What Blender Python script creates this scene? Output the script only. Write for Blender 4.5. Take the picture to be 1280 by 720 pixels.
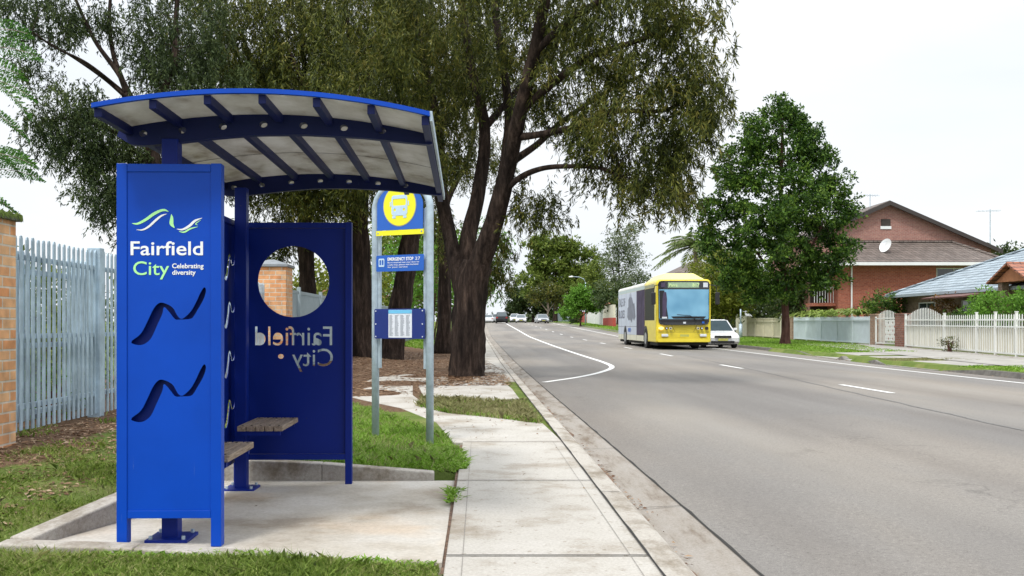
import bpy, bmesh, math, random
import numpy as np
from mathutils import Vector, Matrix
for o in list(bpy.data.objects): bpy.data.objects.remove(o)
random.seed(7); rng = np.random.default_rng(7)
S = bpy.context.scene
COL = S.collection
R = math.radians
F = 1200.0; H = 1.12          # focal length in photo pixels, eye height above the footpath

# ---------------------------------------------------------------- camera, sky, sun, exposure
cd = bpy.data.cameras.new('camera'); cam = bpy.data.objects.new('camera', cd); COL.objects.link(cam)
cam.location = (0, 0, H); cam.rotation_euler = (R(90), 0, 0)
cd.sensor_width = 36; cd.lens = 36*F/1280; cd.shift_x = 40/1280; cd.shift_y = 47/1280
cd.clip_start = .05; cd.clip_end = 3000
S.camera = cam
SUN_EL, SUN_AZ = 58, 205      # degrees; azimuth the light comes from, clockwise from +Y
w = bpy.data.worlds.new('World'); S.world = w; w.use_nodes = True
nt = w.node_tree; nt.nodes.clear()
out = nt.nodes.new('ShaderNodeOutputWorld'); bg = nt.nodes.new('ShaderNodeBackground')
sky = nt.nodes.new('ShaderNodeTexSky'); sky.sky_type = 'NISHITA'; sky.sun_disc = False
sky.sun_elevation = R(SUN_EL); sky.sun_rotation = R(SUN_AZ); sky.dust_density = 4; sky.ozone_density = 2
tc = nt.nodes.new('ShaderNodeTexCoord'); mp = nt.nodes.new('ShaderNodeMapping'); mp.inputs['Scale'].default_value = (1, 1, 3.2)
nz = nt.nodes.new('ShaderNodeTexNoise'); nz.inputs['Scale'].default_value = 2.2; nz.inputs['Detail'].default_value = 6; nz.inputs['Roughness'].default_value = .5
cr = nt.nodes.new('ShaderNodeValToRGB')
cr.color_ramp.elements[0].position = .3; cr.color_ramp.elements[0].color = (.83, .885, .95, 1)
cr.color_ramp.elements[1].position = .68; cr.color_ramp.elements[1].color = (.97, .98, .99, 1)
sc = nt.nodes.new('ShaderNodeVectorMath'); sc.operation = 'SCALE'; sc.inputs['Scale'].default_value = 9.6
mx = nt.nodes.new('ShaderNodeMix'); mx.data_type = 'RGBA'; mx.inputs['Factor'].default_value = .93
L = nt.links.new
# an overcast sky is brighter overhead than at the horizon
sx_ = nt.nodes.new('ShaderNodeSeparateXYZ'); L(tc.outputs['Generated'], sx_.inputs[0]); gr = nt.nodes.new('ShaderNodeMapRange'); gr.interpolation_type = 'SMOOTHSTEP'
gr.inputs['From Min'].default_value = .22; gr.inputs['From Max'].default_value = .85; gr.inputs['To Min'].default_value = 10.4; gr.inputs['To Max'].default_value = 22.5; L(sx_.outputs[2], gr.inputs['Value']); L(gr.outputs[0], sc.inputs['Scale'])
L(tc.outputs['Generated'], mp.inputs['Vector']); L(mp.outputs[0], nz.inputs['Vector']); L(nz.outputs['Fac'], cr.inputs['Fac'])
L(cr.outputs[0], sc.inputs[0]); L(sky.outputs[0], mx.inputs['A']); L(sc.outputs[0], mx.inputs['B'])
L(mx.outputs['Result'], bg.inputs['Color']); L(bg.outputs[0], out.inputs[0])
bg.inputs['Strength'].default_value = .10
sd = bpy.data.lights.new('sun', 'SUN'); sd.energy = 2.1; sd.angle = R(11); sd.color = (1, .96, .9)
sun = bpy.data.objects.new('sun', sd); COL.objects.link(sun)
az, el = R(SUN_AZ), R(SUN_EL)
sdir = Vector((math.sin(az)*math.cos(el), math.cos(az)*math.cos(el), math.sin(el)))
sun.rotation_euler = (-sdir).to_track_quat('-Z', 'Y').to_euler(); sun.location = (0, -10, 30)
S.view_settings.view_transform = 'Standard'; S.view_settings.look = 'None'
S.view_settings.exposure = .15; S.view_settings.gamma = 1
S.render.engine = 'CYCLES'
S.cycles.max_bounces = 6; S.cycles.transparent_max_bounces = 8

# ---------------------------------------------------------------- materials
MATS = {}
def mat(name, col, rough=.6, metal=0, var=.12, vs=3.0, bump=0, bs=40, col2=None, spec=None, trans=0, emit=0, stretch=None, detail=5):
    if name in MATS: return MATS[name]
    m = bpy.data.materials.new(name); m.use_nodes = True; t = m.node_tree; p = t.nodes['Principled BSDF']
    p.inputs['Roughness'].default_value = rough; p.inputs['Metallic'].default_value = metal
    if spec is not None: p.inputs['Specular IOR Level'].default_value = spec
    co = t.nodes.new('ShaderNodeTexCoord'); src = co.outputs['Object']
    if stretch:
        mm = t.nodes.new('ShaderNodeMapping'); mm.inputs['Scale'].default_value = stretch
        t.links.new(src, mm.inputs['Vector']); src = mm.outputs[0]
    n = t.nodes.new('ShaderNodeTexNoise'); n.inputs['Scale'].default_value = vs; n.inputs['Detail'].default_value = detail; n.inputs['Roughness'].default_value = .65
    t.links.new(src, n.inputs['Vector'])
    r = t.nodes.new('ShaderNodeValToRGB'); r.color_ramp.elements[0].position = .32; r.color_ramp.elements[1].position = .68
    c2 = col2 or [min(1, c*(1+var)) for c in col]
    r.color_ramp.elements[0].color = (*[c*(1-var) for c in col], 1); r.color_ramp.elements[1].color = (*c2, 1)
    t.links.new(n.outputs['Fac'], r.inputs['Fac']); t.links.new(r.outputs[0], p.inputs['Base Color'])
    if bump:
        n2 = t.nodes.new('ShaderNodeTexNoise'); n2.inputs['Scale'].default_value = bs; n2.inputs['Detail'].default_value = 4
        t.links.new(src, n2.inputs['Vector'])
        b = t.nodes.new('ShaderNodeBump'); b.inputs['Strength'].default_value = bump; b.inputs['Distance'].default_value = .02
        t.links.new(n2.outputs['Fac'], b.inputs['Height']); t.links.new(b.outputs[0], p.inputs['Normal'])
    if emit:
        p.inputs['Emission Color'].default_value = (*col, 1); p.inputs['Emission Strength'].default_value = emit
    MATS[name] = m; return m

def leafmat(name, cols, transl=.35, rough=.5):
    m = bpy.data.materials.new(name); m.use_nodes = True; t = m.node_tree; p = t.nodes['Principled BSDF']
    p.inputs['Roughness'].default_value = rough; p.inputs['Specular IOR Level'].default_value = .2
    g = t.nodes.new('ShaderNodeNewGeometry'); r = t.nodes.new('ShaderNodeValToRGB'); r.color_ramp.interpolation = 'LINEAR'
    while len(r.color_ramp.elements) < len(cols): r.color_ramp.elements.new(.5)
    for i, c in enumerate(cols):
        r.color_ramp.elements[i].position = i/(len(cols)-1); r.color_ramp.elements[i].color = (*c, 1)
    co = t.nodes.new('ShaderNodeTexCoord'); n = t.nodes.new('ShaderNodeTexNoise'); n.inputs['Scale'].default_value = .8; n.inputs['Detail'].default_value = 3
    t.links.new(co.outputs['Object'], n.inputs['Vector'])
    a = t.nodes.new('ShaderNodeMath'); a.operation = 'MULTIPLY_ADD'; a.inputs[1].default_value = .80
    b = t.nodes.new('ShaderNodeMath'); b.operation = 'MULTIPLY_ADD'; b.inputs[1].default_value = 1.1; b.inputs[2].default_value = -.45
    t.links.new(n.outputs['Fac'], b.inputs[0]); t.links.new(g.outputs['Random Per Island'], a.inputs[0]); t.links.new(b.outputs[0], a.inputs[2])
    t.links.new(a.outputs[0], r.inputs['Fac']); t.links.new(r.outputs[0], p.inputs['Base Color'])
    tr = t.nodes.new('ShaderNodeBsdfTranslucent'); ms = t.nodes.new('ShaderNodeMixShader'); ms.inputs[0].default_value = transl
    t.links.new(r.outputs[0], tr.inputs[0]); t.links.new(p.outputs[0], ms.inputs[1]); t.links.new(tr.outputs[0], ms.inputs[2])
    t.links.new(ms.outputs[0], t.nodes['Material Output'].inputs[0])
    return m

def brickmat(name, c1, c2, mortar, bw=.24, bh=.086, var=.5, size=.01):
    m = bpy.data.materials.new(name); m.use_nodes = True; t = m.node_tree; p = t.nodes['Principled BSDF']; p.inputs['Roughness'].default_value = .85
    g = t.nodes.new('ShaderNodeNewGeometry'); s = t.nodes.new('ShaderNodeSeparateXYZ'); a = t.nodes.new('ShaderNodeMath'); c = t.nodes.new('ShaderNodeCombineXYZ')
    t.links.new(g.outputs['Position'], s.inputs[0]); t.links.new(s.outputs[0], a.inputs[0]); t.links.new(s.outputs[1], a.inputs[1])
    t.links.new(a.outputs[0], c.inputs[0]); t.links.new(s.outputs[2], c.inputs[1])
    b = t.nodes.new('ShaderNodeTexBrick'); b.inputs['Scale'].default_value = 1; b.inputs['Brick Width'].default_value = bw; b.inputs['Row Height'].default_value = bh
    b.inputs['Mortar Size'].default_value = size; b.inputs['Mortar Smooth'].default_value = .2; b.inputs['Bias'].default_value = 0
    b.inputs['Color1'].default_value = (*c1, 1); b.inputs['Color2'].default_value = (*c2, 1); b.inputs['Mortar'].default_value = (*mortar, 1)
    t.links.new(c.outputs[0], b.inputs['Vector'])
    n = t.nodes.new('ShaderNodeTexNoise'); n.inputs['Scale'].default_value = 9; n.inputs['Detail'].default_value = 6; t.links.new(g.outputs['Position'], n.inputs['Vector'])
    mr = t.nodes.new('ShaderNodeMapRange'); mr.inputs['From Min'].default_value = .3; mr.inputs['From Max'].default_value = .7; mr.inputs['To Min'].default_value = 1-var*.6; mr.inputs['To Max'].default_value = 1+var*.35
    t.links.new(n.outputs['Fac'], mr.inputs['Value'])
    mm = t.nodes.new('ShaderNodeVectorMath'); mm.operation = 'SCALE'; t.links.new(b.outputs['Color'], mm.inputs[0]); t.links.new(mr.outputs[0], mm.inputs['Scale'])
    t.links.new(mm.outputs[0], p.inputs['Base Color'])
    bp = t.nodes.new('ShaderNodeBump'); bp.inputs['Strength'].default_value = .6; bp.inputs['Distance'].default_value = .008; bp.invert = True
    t.links.new(b.outputs['Fac'], bp.inputs['Height']); t.links.new(bp.outputs[0], p.inputs['Normal'])
    return m

# ---------------------------------------------------------------- object helpers
ORG = {}
def tag(o, label=None, cat=None, group=None, kind=None):
    if label: o['label'] = label
    if cat: o['category'] = cat
    if group: o['group'] = group
    if kind: o['kind'] = kind
    return o
def thing(name, label, cat, loc=(0, 0, 0), rz=0, group=None):
    o = bpy.data.objects.new(name, None); COL.objects.link(o); o.location = loc; o.rotation_euler = (0, 0, rz); o.empty_display_size = .2
    ORG[o] = Vector(loc); return tag(o, label, cat, group)
class MB:
    def __init__(s): s.ch = []; s.v = []; s.f = []; s.m = []; s.cur = 0
    def add(s, vs, fs):
        s.ch.append((list(vs), list(fs))); vs = s.ch[-1][0]; n = len(s.v); s.v += [tuple(v) for v in vs]; s.f += [tuple(i+n for i in f) for f in fs]; s.m += [s.cur]*len(fs); return s
    def box(s, x0, x1, y0, y1, z0, z1):
        return s.add([(x0,y0,z0),(x1,y0,z0),(x1,y1,z0),(x0,y1,z0),(x0,y0,z1),(x1,y0,z1),(x1,y1,z1),(x0,y1,z1)],
                     [(0,3,2,1),(4,5,6,7),(0,1,5,4),(1,2,6,5),(2,3,7,6),(3,0,4,7)])
    def hexa(s, b, t):       # two quads of four points each, bottom and top
        return s.add(list(b)+list(t), [(0,3,2,1),(4,5,6,7),(0,1,5,4),(1,2,6,5),(2,3,7,6),(3,0,4,7)])
    def prism(s, poly, axis, a, b):
        n = len(poly)
        def P(u, v, w): return {'x': (w,u,v), 'y': (u,w,v), 'z': (u,v,w)}[axis]
        vs = [P(u,v,a) for u,v in poly]+[P(u,v,b) for u,v in poly]
        return s.add(vs, [tuple(range(n))[::-1], tuple(range(n,2*n))]+[(i,(i+1)%n,n+(i+1)%n,n+i) for i in range(n)])
    def tube(s, pts, rad, n=8, cap=True, rough=0):
        pts = [Vector(p) for p in pts]; 
        if not hasattr(rad, '__len__'): rad = [rad]*len(pts)
        vs = []; up = Vector((0,0,1)); prev = None
        for i, p in enumerate(pts):
            d = (pts[min(i+1,len(pts)-1)]-pts[max(i-1,0)]).normalized()
            if prev is None:
                a = d.cross(Vector((0,1,0)) if abs(d.y) < .9 else Vector((1,0,0))).normalized()
            else:
                a = (prev-d*prev.dot(d)).normalized()
            prev = a; b = d.cross(a)
            for k in range(n):
                t = 2*math.pi*k/n; r = rad[i]
                if rough: r *= 1+rough*(math.sin(t*5+i*.35)+.7*math.sin(t*9-i*.5+1)+.6*math.sin(t*14+i*.8)+.6*(random.random()-.5))
                vs.append(p+a*(math.cos(t)*r)+b*(math.sin(t)*r))
        fs = [(i*n+k, i*n+(k+1)%n, (i+1)*n+(k+1)%n, (i+1)*n+k) for i in range(len(pts)-1) for k in range(n)]
        if cap: fs += [tuple(range(n))[::-1], tuple(range((len(pts)-1)*n, len(pts)*n))]
        return s.add(vs, fs)
    def cyl(s, p0, p1, r, n=12, r1=None): return s.tube([p0, p1], [r, r if r1 is None else r1], n)
    def strip(s, A, B):      # sheet between two polylines
        n = len(A); return s.add(list(A)+list(B), [(i, i+1, n+i+1, n+i) for i in range(n-1)])
    def each(s, name, m, parent=None, **k):      # one object per shape added
        o = None
        for v, f in s.ch: q = MB(); q.add(v, f); o = q.build(name, m, parent, **k)
        return o
    def build(s, name, m, parent=None, bevel=0, smooth=False, world=True, seg=2):
        me = bpy.data.meshes.new(name); me.from_pydata(s.v, [], s.f)
        for q in (m if isinstance(m, (list, tuple)) else [m]): me.materials.append(q)
        if isinstance(m, (list, tuple)): me.polygons.foreach_set('material_index', s.m)
        if smooth: me.polygons.foreach_set('use_smooth', [True]*len(me.polygons))
        bm = bmesh.new(); bm.from_mesh(me); bmesh.ops.recalc_face_normals(bm, faces=bm.faces); bm.to_mesh(me); bm.free()
        return link(name, me, parent, bevel, world, seg)
def link(name, me, parent=None, bevel=0, world=True, seg=2):
    o = bpy.data.objects.new(name, me); COL.objects.link(o); ORG[o] = Vector((0,0,0))
    if parent:
        o.parent = parent; ORG[o] = ORG[parent].copy()
        if world: me.transform(Matrix.Translation(-ORG[parent]))
    if bevel:
        b = o.modifiers.new('bevel', 'BEVEL'); b.width = bevel; b.segments = seg; b.limit_method = 'ANGLE'; b.angle_limit = R(40)
    return o
def W(px, py, y): return Vector(((px-600)*y/F, y, H+(407-py)*y/F))
def curve_mesh(splines, thick, name='panel'):      # flat outlines, even-odd filled, in the local XY plane -> mesh
    c = bpy.data.curves.new(name, 'CURVE'); c.dimensions = '2D'; c.fill_mode = 'BOTH'; c.extrude = thick/2
    for pts in splines:
        sp = c.splines.new('POLY'); sp.points.add(len(pts)-1); sp.use_cyclic_u = True
        for i, p in enumerate(pts): sp.points[i].co = (p[0], p[1], 0, 1)
    o = bpy.data.objects.new(name, c); COL.objects.link(o)
    me = bpy.data.meshes.new_from_object(o.evaluated_get(bpy.context.evaluated_depsgraph_get())); bpy.data.objects.remove(o); return me
def stand(me, ox, oy, oz, plane='xz', mirror=False):   # XY curve mesh -> upright
    sx = -1 if mirror else 1
    for v in me.vertices:
        x, y, z = v.co
        v.co = (ox+x*sx, oy-z, oz+y) if plane == 'xz' else (ox+z, oy+x*sx, oz+y)
    if mirror: me.flip_normals()
    return me
def text_mesh(body, size, bold=0, ext=.001, align='LEFT', sx=1, spacing=1):
    c = bpy.data.curves.new('text', 'FONT'); c.body = body; c.size = size; c.offset = bold; c.extrude = ext; c.align_x = align; c.space_character = spacing; c.resolution_u = 4
    o = bpy.data.objects.new('text', c); COL.objects.link(o)
    me = bpy.data.meshes.new_from_object(o.evaluated_get(bpy.context.evaluated_depsgraph_get())); bpy.data.objects.remove(o)
    if sx != 1: me.transform(Matrix.Diagonal((sx, 1, 1, 1)))
    return me
def text(name, body, size, x, y, z, m, parent, bold=0, plane='xz', align='LEFT', sx=1, world=False, mirror=False, ext=.001, spacing=1):
    me = stand(text_mesh(body, size, bold, ext, align, sx, spacing), x, y, z, plane, mirror); me.materials.clear(); me.materials.append(m)
    return link(name, me, parent, 0, world)
def catmull(pts, n=8):
    P = [np.array(p, float) for p in pts]; P = [2*P[0]-P[1]]+P+[2*P[-1]-P[-2]]; o = []
    for i in range(1, len(P)-2):
        for k in range(n):
            t = k/n; o.append(.5*((2*P[i])+(P[i+1]-P[i-1])*t+(2*P[i-1]-5*P[i]+4*P[i+1]-P[i+2])*t*t+(-P[i-1]+3*P[i]-3*P[i+1]+P[i+2])*t**3))
    o.append(P[-2]); return o
def sstep(a, b, x): t = np.clip((x-a)/(b-a), 0, 1); return t*t*(3-2*t)

# ---------------------------------------------------------------- terrain
_ry = np.array([-50,0,28,38,46,55,66,78,100,150,180,215,260,400,900.]); _rz = np.array([-.10,-.10,-.10,-.05,-.01,.03,.10,.19,.58,1.45,1.68,1.72,1.5,0,-4])
_yy = np.arange(-60, 900, 1.0); _zz = np.interp(_yy, _ry, _rz); _k = np.ones(7)/7; _zz = np.convolve(np.pad(_zz, 3, 'edge'), _k, 'valid')
def road_z(y): return np.interp(y, _yy, _zz)
def x_gut(y): return np.interp(y, [0,6,12,17,37,76,150,300], [1.37,1.36,1.31,1.26,1.12,.95,.8,.7])       # gutter meets asphalt
def x_kin(y): return np.interp(y, [0,4.5,10,14,30,76,300], [.84,.83,.795,.755,.62,.38,.2])   # path side of the left kerb
def x_rk(y): return np.interp(y, [0,30,40,60,100,300], [12.35,12.35,13.0,13.3,13.4,13.4])    # right kerb face
def gz(x, y):
    x = np.asarray(x, float); y = np.asarray(y, float)
    b = road_z(y)+.10
    ramp_n = .10*sstep(-.35, -2.0, x)+.04*sstep(-2.2, -3.6, x); ramp_f = .14*sstep(-2.4, -4.0, x)
    ramp_n = ramp_n*(1-(1-sstep(4.6, 5.5, y))*sstep(-3.1, -2.5, x)); t = sstep(9.0, 10.5, y); left = ramp_n*(1-t)+ramp_f*t
    return b+left+.012*np.sin(x*1.7+y*.9)*np.cos(y*1.3-x*.6)*sstep(-.5, -1.5, x)+np.where(x > 12, .03+.02*sstep(13, 18, x), 0)
def G(px, py, z=0):
    y = (H-z)*F/(py-407); return ((px-600)*y/F, y)
xs = np.unique(np.round(np.concatenate([np.linspace(-500,-60,12), np.linspace(-60,-8,18), np.arange(-8,-2.8,.25), np.arange(-2.8,.4,.1), [.6,.9,1.2,2,4,7,10,11.8,12.2,12.5,13], np.arange(13.5,22,.7), np.linspace(22,60,14), np.linspace(60,500,12)]),3))
ys = np.unique(np.round(np.concatenate([np.linspace(-30,3,8), np.arange(3,9.5,.1), np.arange(9.5,20,.4), np.arange(20,60,1.2), np.arange(60,250,5), np.linspace(250,850,16)]),3))
X, Y = np.meshgrid(xs, ys)
Z = gz(X, Y)
Z = np.where((X > .3) & (X < x_rk(Y)-.05), Z-.35, Z)                     # below the roadway
pad_l = np.interp(Y, [4.8, 7.3], [-2.26, -2.0])
Z = np.where((X > pad_l) & (X < .7) & (Y > 4.42) & (Y < 7.32), -.16, Z)
Z = np.where((X > -.25) & (X < .7) & (Y < 13), Z-.03, Z)
me = bpy.data.meshes.new('ground'); nx, ny = len(xs), len(ys)
idx = np.arange(nx*ny).reshape(ny, nx)
me.from_pydata(np.stack([X, Y, Z], -1).reshape(-1, 3).tolist(), [], np.stack([idx[:-1,:-1], idx[:-1,1:], idx[1:,1:], idx[1:,:-1]], -1).reshape(-1, 4).tolist())
# which soil lies where: r = bare brown leaf mulch, g = dirt
def smooth_noise(x, y, f=1.0, s=0): return (np.sin(x*2.1*f+1.3+s)*np.cos(y*1.7*f-.6+s)+np.sin((x+y)*3.3*f+s*2)*.5+np.sin(x*5.1*f-y*4.3*f+s)*.35)
ca = me.color_attributes.new('soil', 'FLOAT_COLOR', 'POINT')
nn = smooth_noise(X, Y, .8)
mul = sstep(12.0, 13.2, Y+nn*.25)*(1-sstep(42, 60, Y))*sstep(-8, -6, X)*(1-sstep(.4, 1, X)); 
mul = np.maximum(mul, sstep(-3.0, -3.7, X+nn*.2)*(1-sstep(10,14,Y))*sstep(-6,-5,X))
dirt = np.clip(sstep(-2.6, -3.5, X+nn*.25)*(Y < 12), 0, 1)
ca.data.foreach_set('color', np.stack([mul, dirt, 0*mul, 0*mul+1], -1).astype(np.float32).ravel())
me.polygons.foreach_set('use_smooth', [True]*len(me.polygons))
gm = bpy.data.materials.new('ground_soil_grass'); gm.use_nodes = True; t = gm.node_tree; p = t.nodes['Principled BSDF']; p.inputs['Roughness'].default_value = .95; p.inputs['Specular IOR Level'].default_value = .15
at = t.nodes.new('ShaderNodeAttribute'); at.attribute_name = 'soil'; geo = t.nodes.new('ShaderNodeNewGeometry')
def noise(scale, detail=6, rough=.6):
    n = t.nodes.new('ShaderNodeTexNoise'); n.inputs['Scale'].default_value = scale; n.inputs['Detail'].default_value = detail; n.inputs['Roughness'].default_value = rough; t.links.new(geo.outputs['Position'], n.inputs['Vector']); return n
def ramp(src, stops, tt=None):
    tt = tt or t; r = tt.nodes.new('ShaderNodeValToRGB')
    while len(r.color_ramp.elements) < len(stops): r.color_ramp.elements.new(.5)
    for i, (q, c) in enumerate(stops): r.color_ramp.elements[i].position = q; r.color_ramp.elements[i].color = (*c, 1)
    tt.links.new(src, r.inputs['Fac']); return r
g1 = ramp(noise(1.2).outputs['Fac'], [(.3, (.07,.10,.022)), (.5, (.12,.17,.035)), (.68, (.20,.21,.07))])
g2 = ramp(noise(14, 8, .75).outputs['Fac'], [(.32, (.05,.03,.018)), (.5, (.13,.078,.048)), (.66, (.25,.165,.105)), (.78, (.40,.30,.21))])
sep = t.nodes.new('ShaderNodeSeparateColor'); t.links.new(at.outputs['Color'], sep.inputs[0])
nb = noise(3.5, 6)
ad = t.nodes.new('ShaderNodeMath'); ad.operation = 'ADD'; t.links.new(sep.outputs[0], ad.inputs[0]); t.links.new(nb.outputs['Fac'], ad.inputs[1])
mr = t.nodes.new('ShaderNodeMapRange'); mr.inputs['From Min'].default_value = .78; mr.inputs['From Max'].default_value = 1.02; t.links.new(ad.outputs[0], mr.inputs['Value'])
mixc = t.nodes.new('ShaderNodeMix'); mixc.data_type = 'RGBA'; t.links.new(mr.outputs[0], mixc.inputs['Factor']); t.links.new(g1.outputs[0], mixc.inputs['A']); t.links.new(g2.outputs[0], mixc.inputs['B'])
t.links.new(mixc.outputs['Result'], p.inputs['Base Color'])
bp = t.nodes.new('ShaderNodeBump'); bp.inputs['Strength'].default_value = .9; bp.inputs['Distance'].default_value = .04; t.links.new(noise(25, 8, .7).outputs['Fac'], bp.inputs['Height']); t.links.new(bp.outputs[0], p.inputs['Normal'])
me.materials.append(gm); tag(link('ground', me), kind='structure')

# ---------------------------------------------------------------- road, gutter, kerbs, paths
def posmat(name, build):
    m = bpy.data.materials.new(name); m.use_nodes = True; tt = m.node_tree; pp = tt.nodes['Principled BSDF']; gg = tt.nodes.new('ShaderNodeNewGeometry')
    def N(scale, detail=6, rough=.6, st=None):
        n = tt.nodes.new('ShaderNodeTexNoise'); n.inputs['Scale'].default_value = scale; n.inputs['Detail'].default_value = detail; n.inputs['Roughness'].default_value = rough
        if st:
            q = tt.nodes.new('ShaderNodeMapping'); q.inputs['Scale'].default_value = st; tt.links.new(gg.outputs['Position'], q.inputs[0]); tt.links.new(q.outputs[0], n.inputs['Vector'])
        else: tt.links.new(gg.outputs['Position'], n.inputs['Vector'])
        return n.outputs['Fac']
    def MX(a, b, f, mode='MIX'):
        q = tt.nodes.new('ShaderNodeMix'); q.data_type = 'RGBA'; q.blend_type = mode
        for k, s in (('A', a), ('B', b)):
            if hasattr(s, 'links'): tt.links.new(s, q.inputs[k])
            else: q.inputs[k].default_value = (*s, 1)
        if hasattr(f, 'links'): tt.links.new(f, q.inputs['Factor'])
        else: q.inputs['Factor'].default_value = f
        return q.outputs['Result']
    def RP(s, stops): return ramp(s, stops, tt).outputs[0]
    def BUMP(s, st, d):
        b = tt.nodes.new('ShaderNodeBump'); b.inputs['Strength'].default_value = st; b.inputs['Distance'].default_value = d; tt.links.new(s, b.inputs['Height']); tt.links.new(b.outputs[0], pp.inputs['Normal'])
    build(tt, pp, N, MX, RP, BUMP); return m
def _asph(tt, pp, N, MX, RP, BUMP):
    base = RP(N(160, 3, .8), [(.3, (.15,.142,.13)), (.5, (.235,.224,.205)), (.72, (.335,.32,.295))])
    big = RP(N(.8, 5, .55, (1, .16, 1)), [(.3, (.80,.78,.77)), (.7, (1.0,1.0,1.0))])
    c = MX(base, big, 1.0, 'MULTIPLY')
    pat = RP(N(.25, 4, .5, (1, .35, 1)), [(.42, (.86,.86,.88)), (.6, (1.08,1.04,1.0))]); c = MX(c, pat, 1.0, 'MULTIPLY')
    trk = RP(N(.55, 3, .5, (1, .03, 1)), [(.38, (.86,.85,.85)), (.5, (1,1,1)), (.62, (1.08,1.07,1.05))]); c = MX(c, trk, 1.0, 'MULTIPLY')
    grit = RP(N(38, 5, .85), [(.34, (.55,.54,.53)), (.45, (.95,.95,.95)), (.56, (1,1,1)), (.66, (1.4,1.39,1.37))]); c = MX(c, grit, .9, 'MULTIPLY')
    vo = tt.nodes.new('ShaderNodeTexVoronoi'); vo.feature = 'DISTANCE_TO_EDGE'; vo.inputs['Scale'].default_value = .42
    gq = tt.nodes.new('ShaderNodeNewGeometry'); nw = tt.nodes.new('ShaderNodeTexNoise'); nw.inputs['Scale'].default_value = 1.3; nw.inputs['Detail'].default_value = 6
    av = tt.nodes.new('ShaderNodeVectorMath'); av.operation = 'MULTIPLY_ADD'; av.inputs[1].default_value = (1.6,1.6,0); tt.links.new(gq.outputs['Position'], nw.inputs['Vector']); tt.links.new(nw.outputs['Color'], av.inputs[0]); tt.links.new(gq.outputs['Position'], av.inputs[2]); tt.links.new(av.outputs[0], vo.inputs['Vector'])
    crk = RP(vo.outputs['Distance'], [(.0, (.72,.72,.72)), (.005, (1,1,1))]); msk = RP(N(.35, 3, .5), [(.52, (0,0,0)), (.6, (1,1,1))]); c = MX(c, MX(c, crk, 1.0, 'MULTIPLY'), msk)
    oil = RP(N(.8, 4, .6, (1, .5, 1)), [(.24, (.72,.71,.7)), (.33, (1,1,1))]); c = MX(c, oil, 1.0, 'MULTIPLY')
    tt.links.new(c, pp.inputs['Base Color']); pp.inputs['Roughness'].default_value = .85; pp.inputs['Specular IOR Level'].default_value = .3
    BUMP(N(170, 4, .8), .5, .006)
M_ASPH = posmat('asphalt', _asph)
def _conc(tt, pp, N, MX, RP, BUMP):
    base = RP(N(60, 6, .75), [(.3, (.35,.33,.30)), (.55, (.45,.43,.395)), (.75, (.53,.51,.475))])
    st = RP(N(1.6, 7, .65), [(.34, (.62,.56,.48)), (.5, (.95,.94,.92)), (.7, (1.05,1.05,1.05))]); c = MX(base, st, .9, 'MULTIPLY')
    sp = RP(N(22, 3, .5), [(.30, (.45,.38,.3)), (.36, (1,1,1))]); c = MX(c, sp, .6, 'MULTIPLY')
    tt.links.new(c, pp.inputs['Base Color']); pp.inputs['Roughness'].default_value = .88; pp.inputs['Specular IOR Level'].default_value = .25
    BUMP(N(90, 6, .7), .35, .006)
M_CONC = posmat('concrete_path', _conc)
def _slab(tt, pp, N, MX, RP, BUMP):
    base = RP(N(40, 6, .75), [(.3, (.43,.40,.355)), (.55, (.55,.52,.47)), (.75, (.62,.59,.54))])
    st = RP(N(1.3, 6, .6), [(.36, (.66,.60,.53)), (.46, (.88,.85,.8)), (.6, (1.04,1.04,1.04))]); c = MX(base, st, 1, 'MULTIPLY')
    rust = RP(N(.9, 4, .5, (1, 1.4, 1)), [(.56, (1,1,1)), (.72, (1.0,.84,.68))]); c = MX(c, rust, .8, 'MULTIPLY')
    tt.links.new(c, pp.inputs['Base Color']); pp.inputs['Roughness'].default_value = .85
    BUMP(N(7, 5, .8, (1.2, 9, 1)), .55, .02)
M_SLAB = posmat('brushed_concrete', _slab)
def _kerb(tt, pp, N, MX, RP, BUMP):
    base = RP(N(45, 6, .8), [(.3, (.28,.255,.22)), (.5, (.41,.38,.335)), (.75, (.52,.49,.445))])
    st = RP(N(3, 6, .7, (1, .6, 1)), [(.36, (.52,.47,.40)), (.55, (1,1,1))]); c = MX(base, st, 1, 'MULTIPLY')
    tt.links.new(c, pp.inputs['Base Color']); pp.inputs['Roughness'].default_value = .9; BUMP(N(60, 6, .7), .6, .01)
M_KERB = posmat('weathered_concrete', _kerb)
M_KERB2 = mat('grey_driveway_concrete', (.30,.285,.26), .9, var=.22, vs=1.5, bump=.3, detail=9)
def _gut(tt, pp, N, MX, RP, BUMP):
    base = RP(N(70, 6, .8), [(.3, (.20,.18,.155)), (.5, (.29,.265,.235)), (.75, (.37,.345,.315))])
    st = RP(N(2, 7, .7, (2.5, .5, 1)), [(.36, (.50,.42,.34)), (.5, (.9,.88,.85)), (.62, (1,1,1))]); c = MX(base, st, 1, 'MULTIPLY')
    tt.links.new(c, pp.inputs['Base Color']); pp.inputs['Roughness'].default_value = .9; BUMP(N(60, 6, .7), .5, .008)
M_GUT = posmat('gutter_concrete', _gut)
M_PAINT = mat('road_paint', (.72,.72,.70), .7, var=.12, vs=14, detail=8)
M_TAR = mat('tar_joint', (.02,.018,.016), .9)
M_MUD = mat('gutter_leaf_dirt', (.15,.095,.065), .95, var=.5, vs=30, bump=.5)

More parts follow.
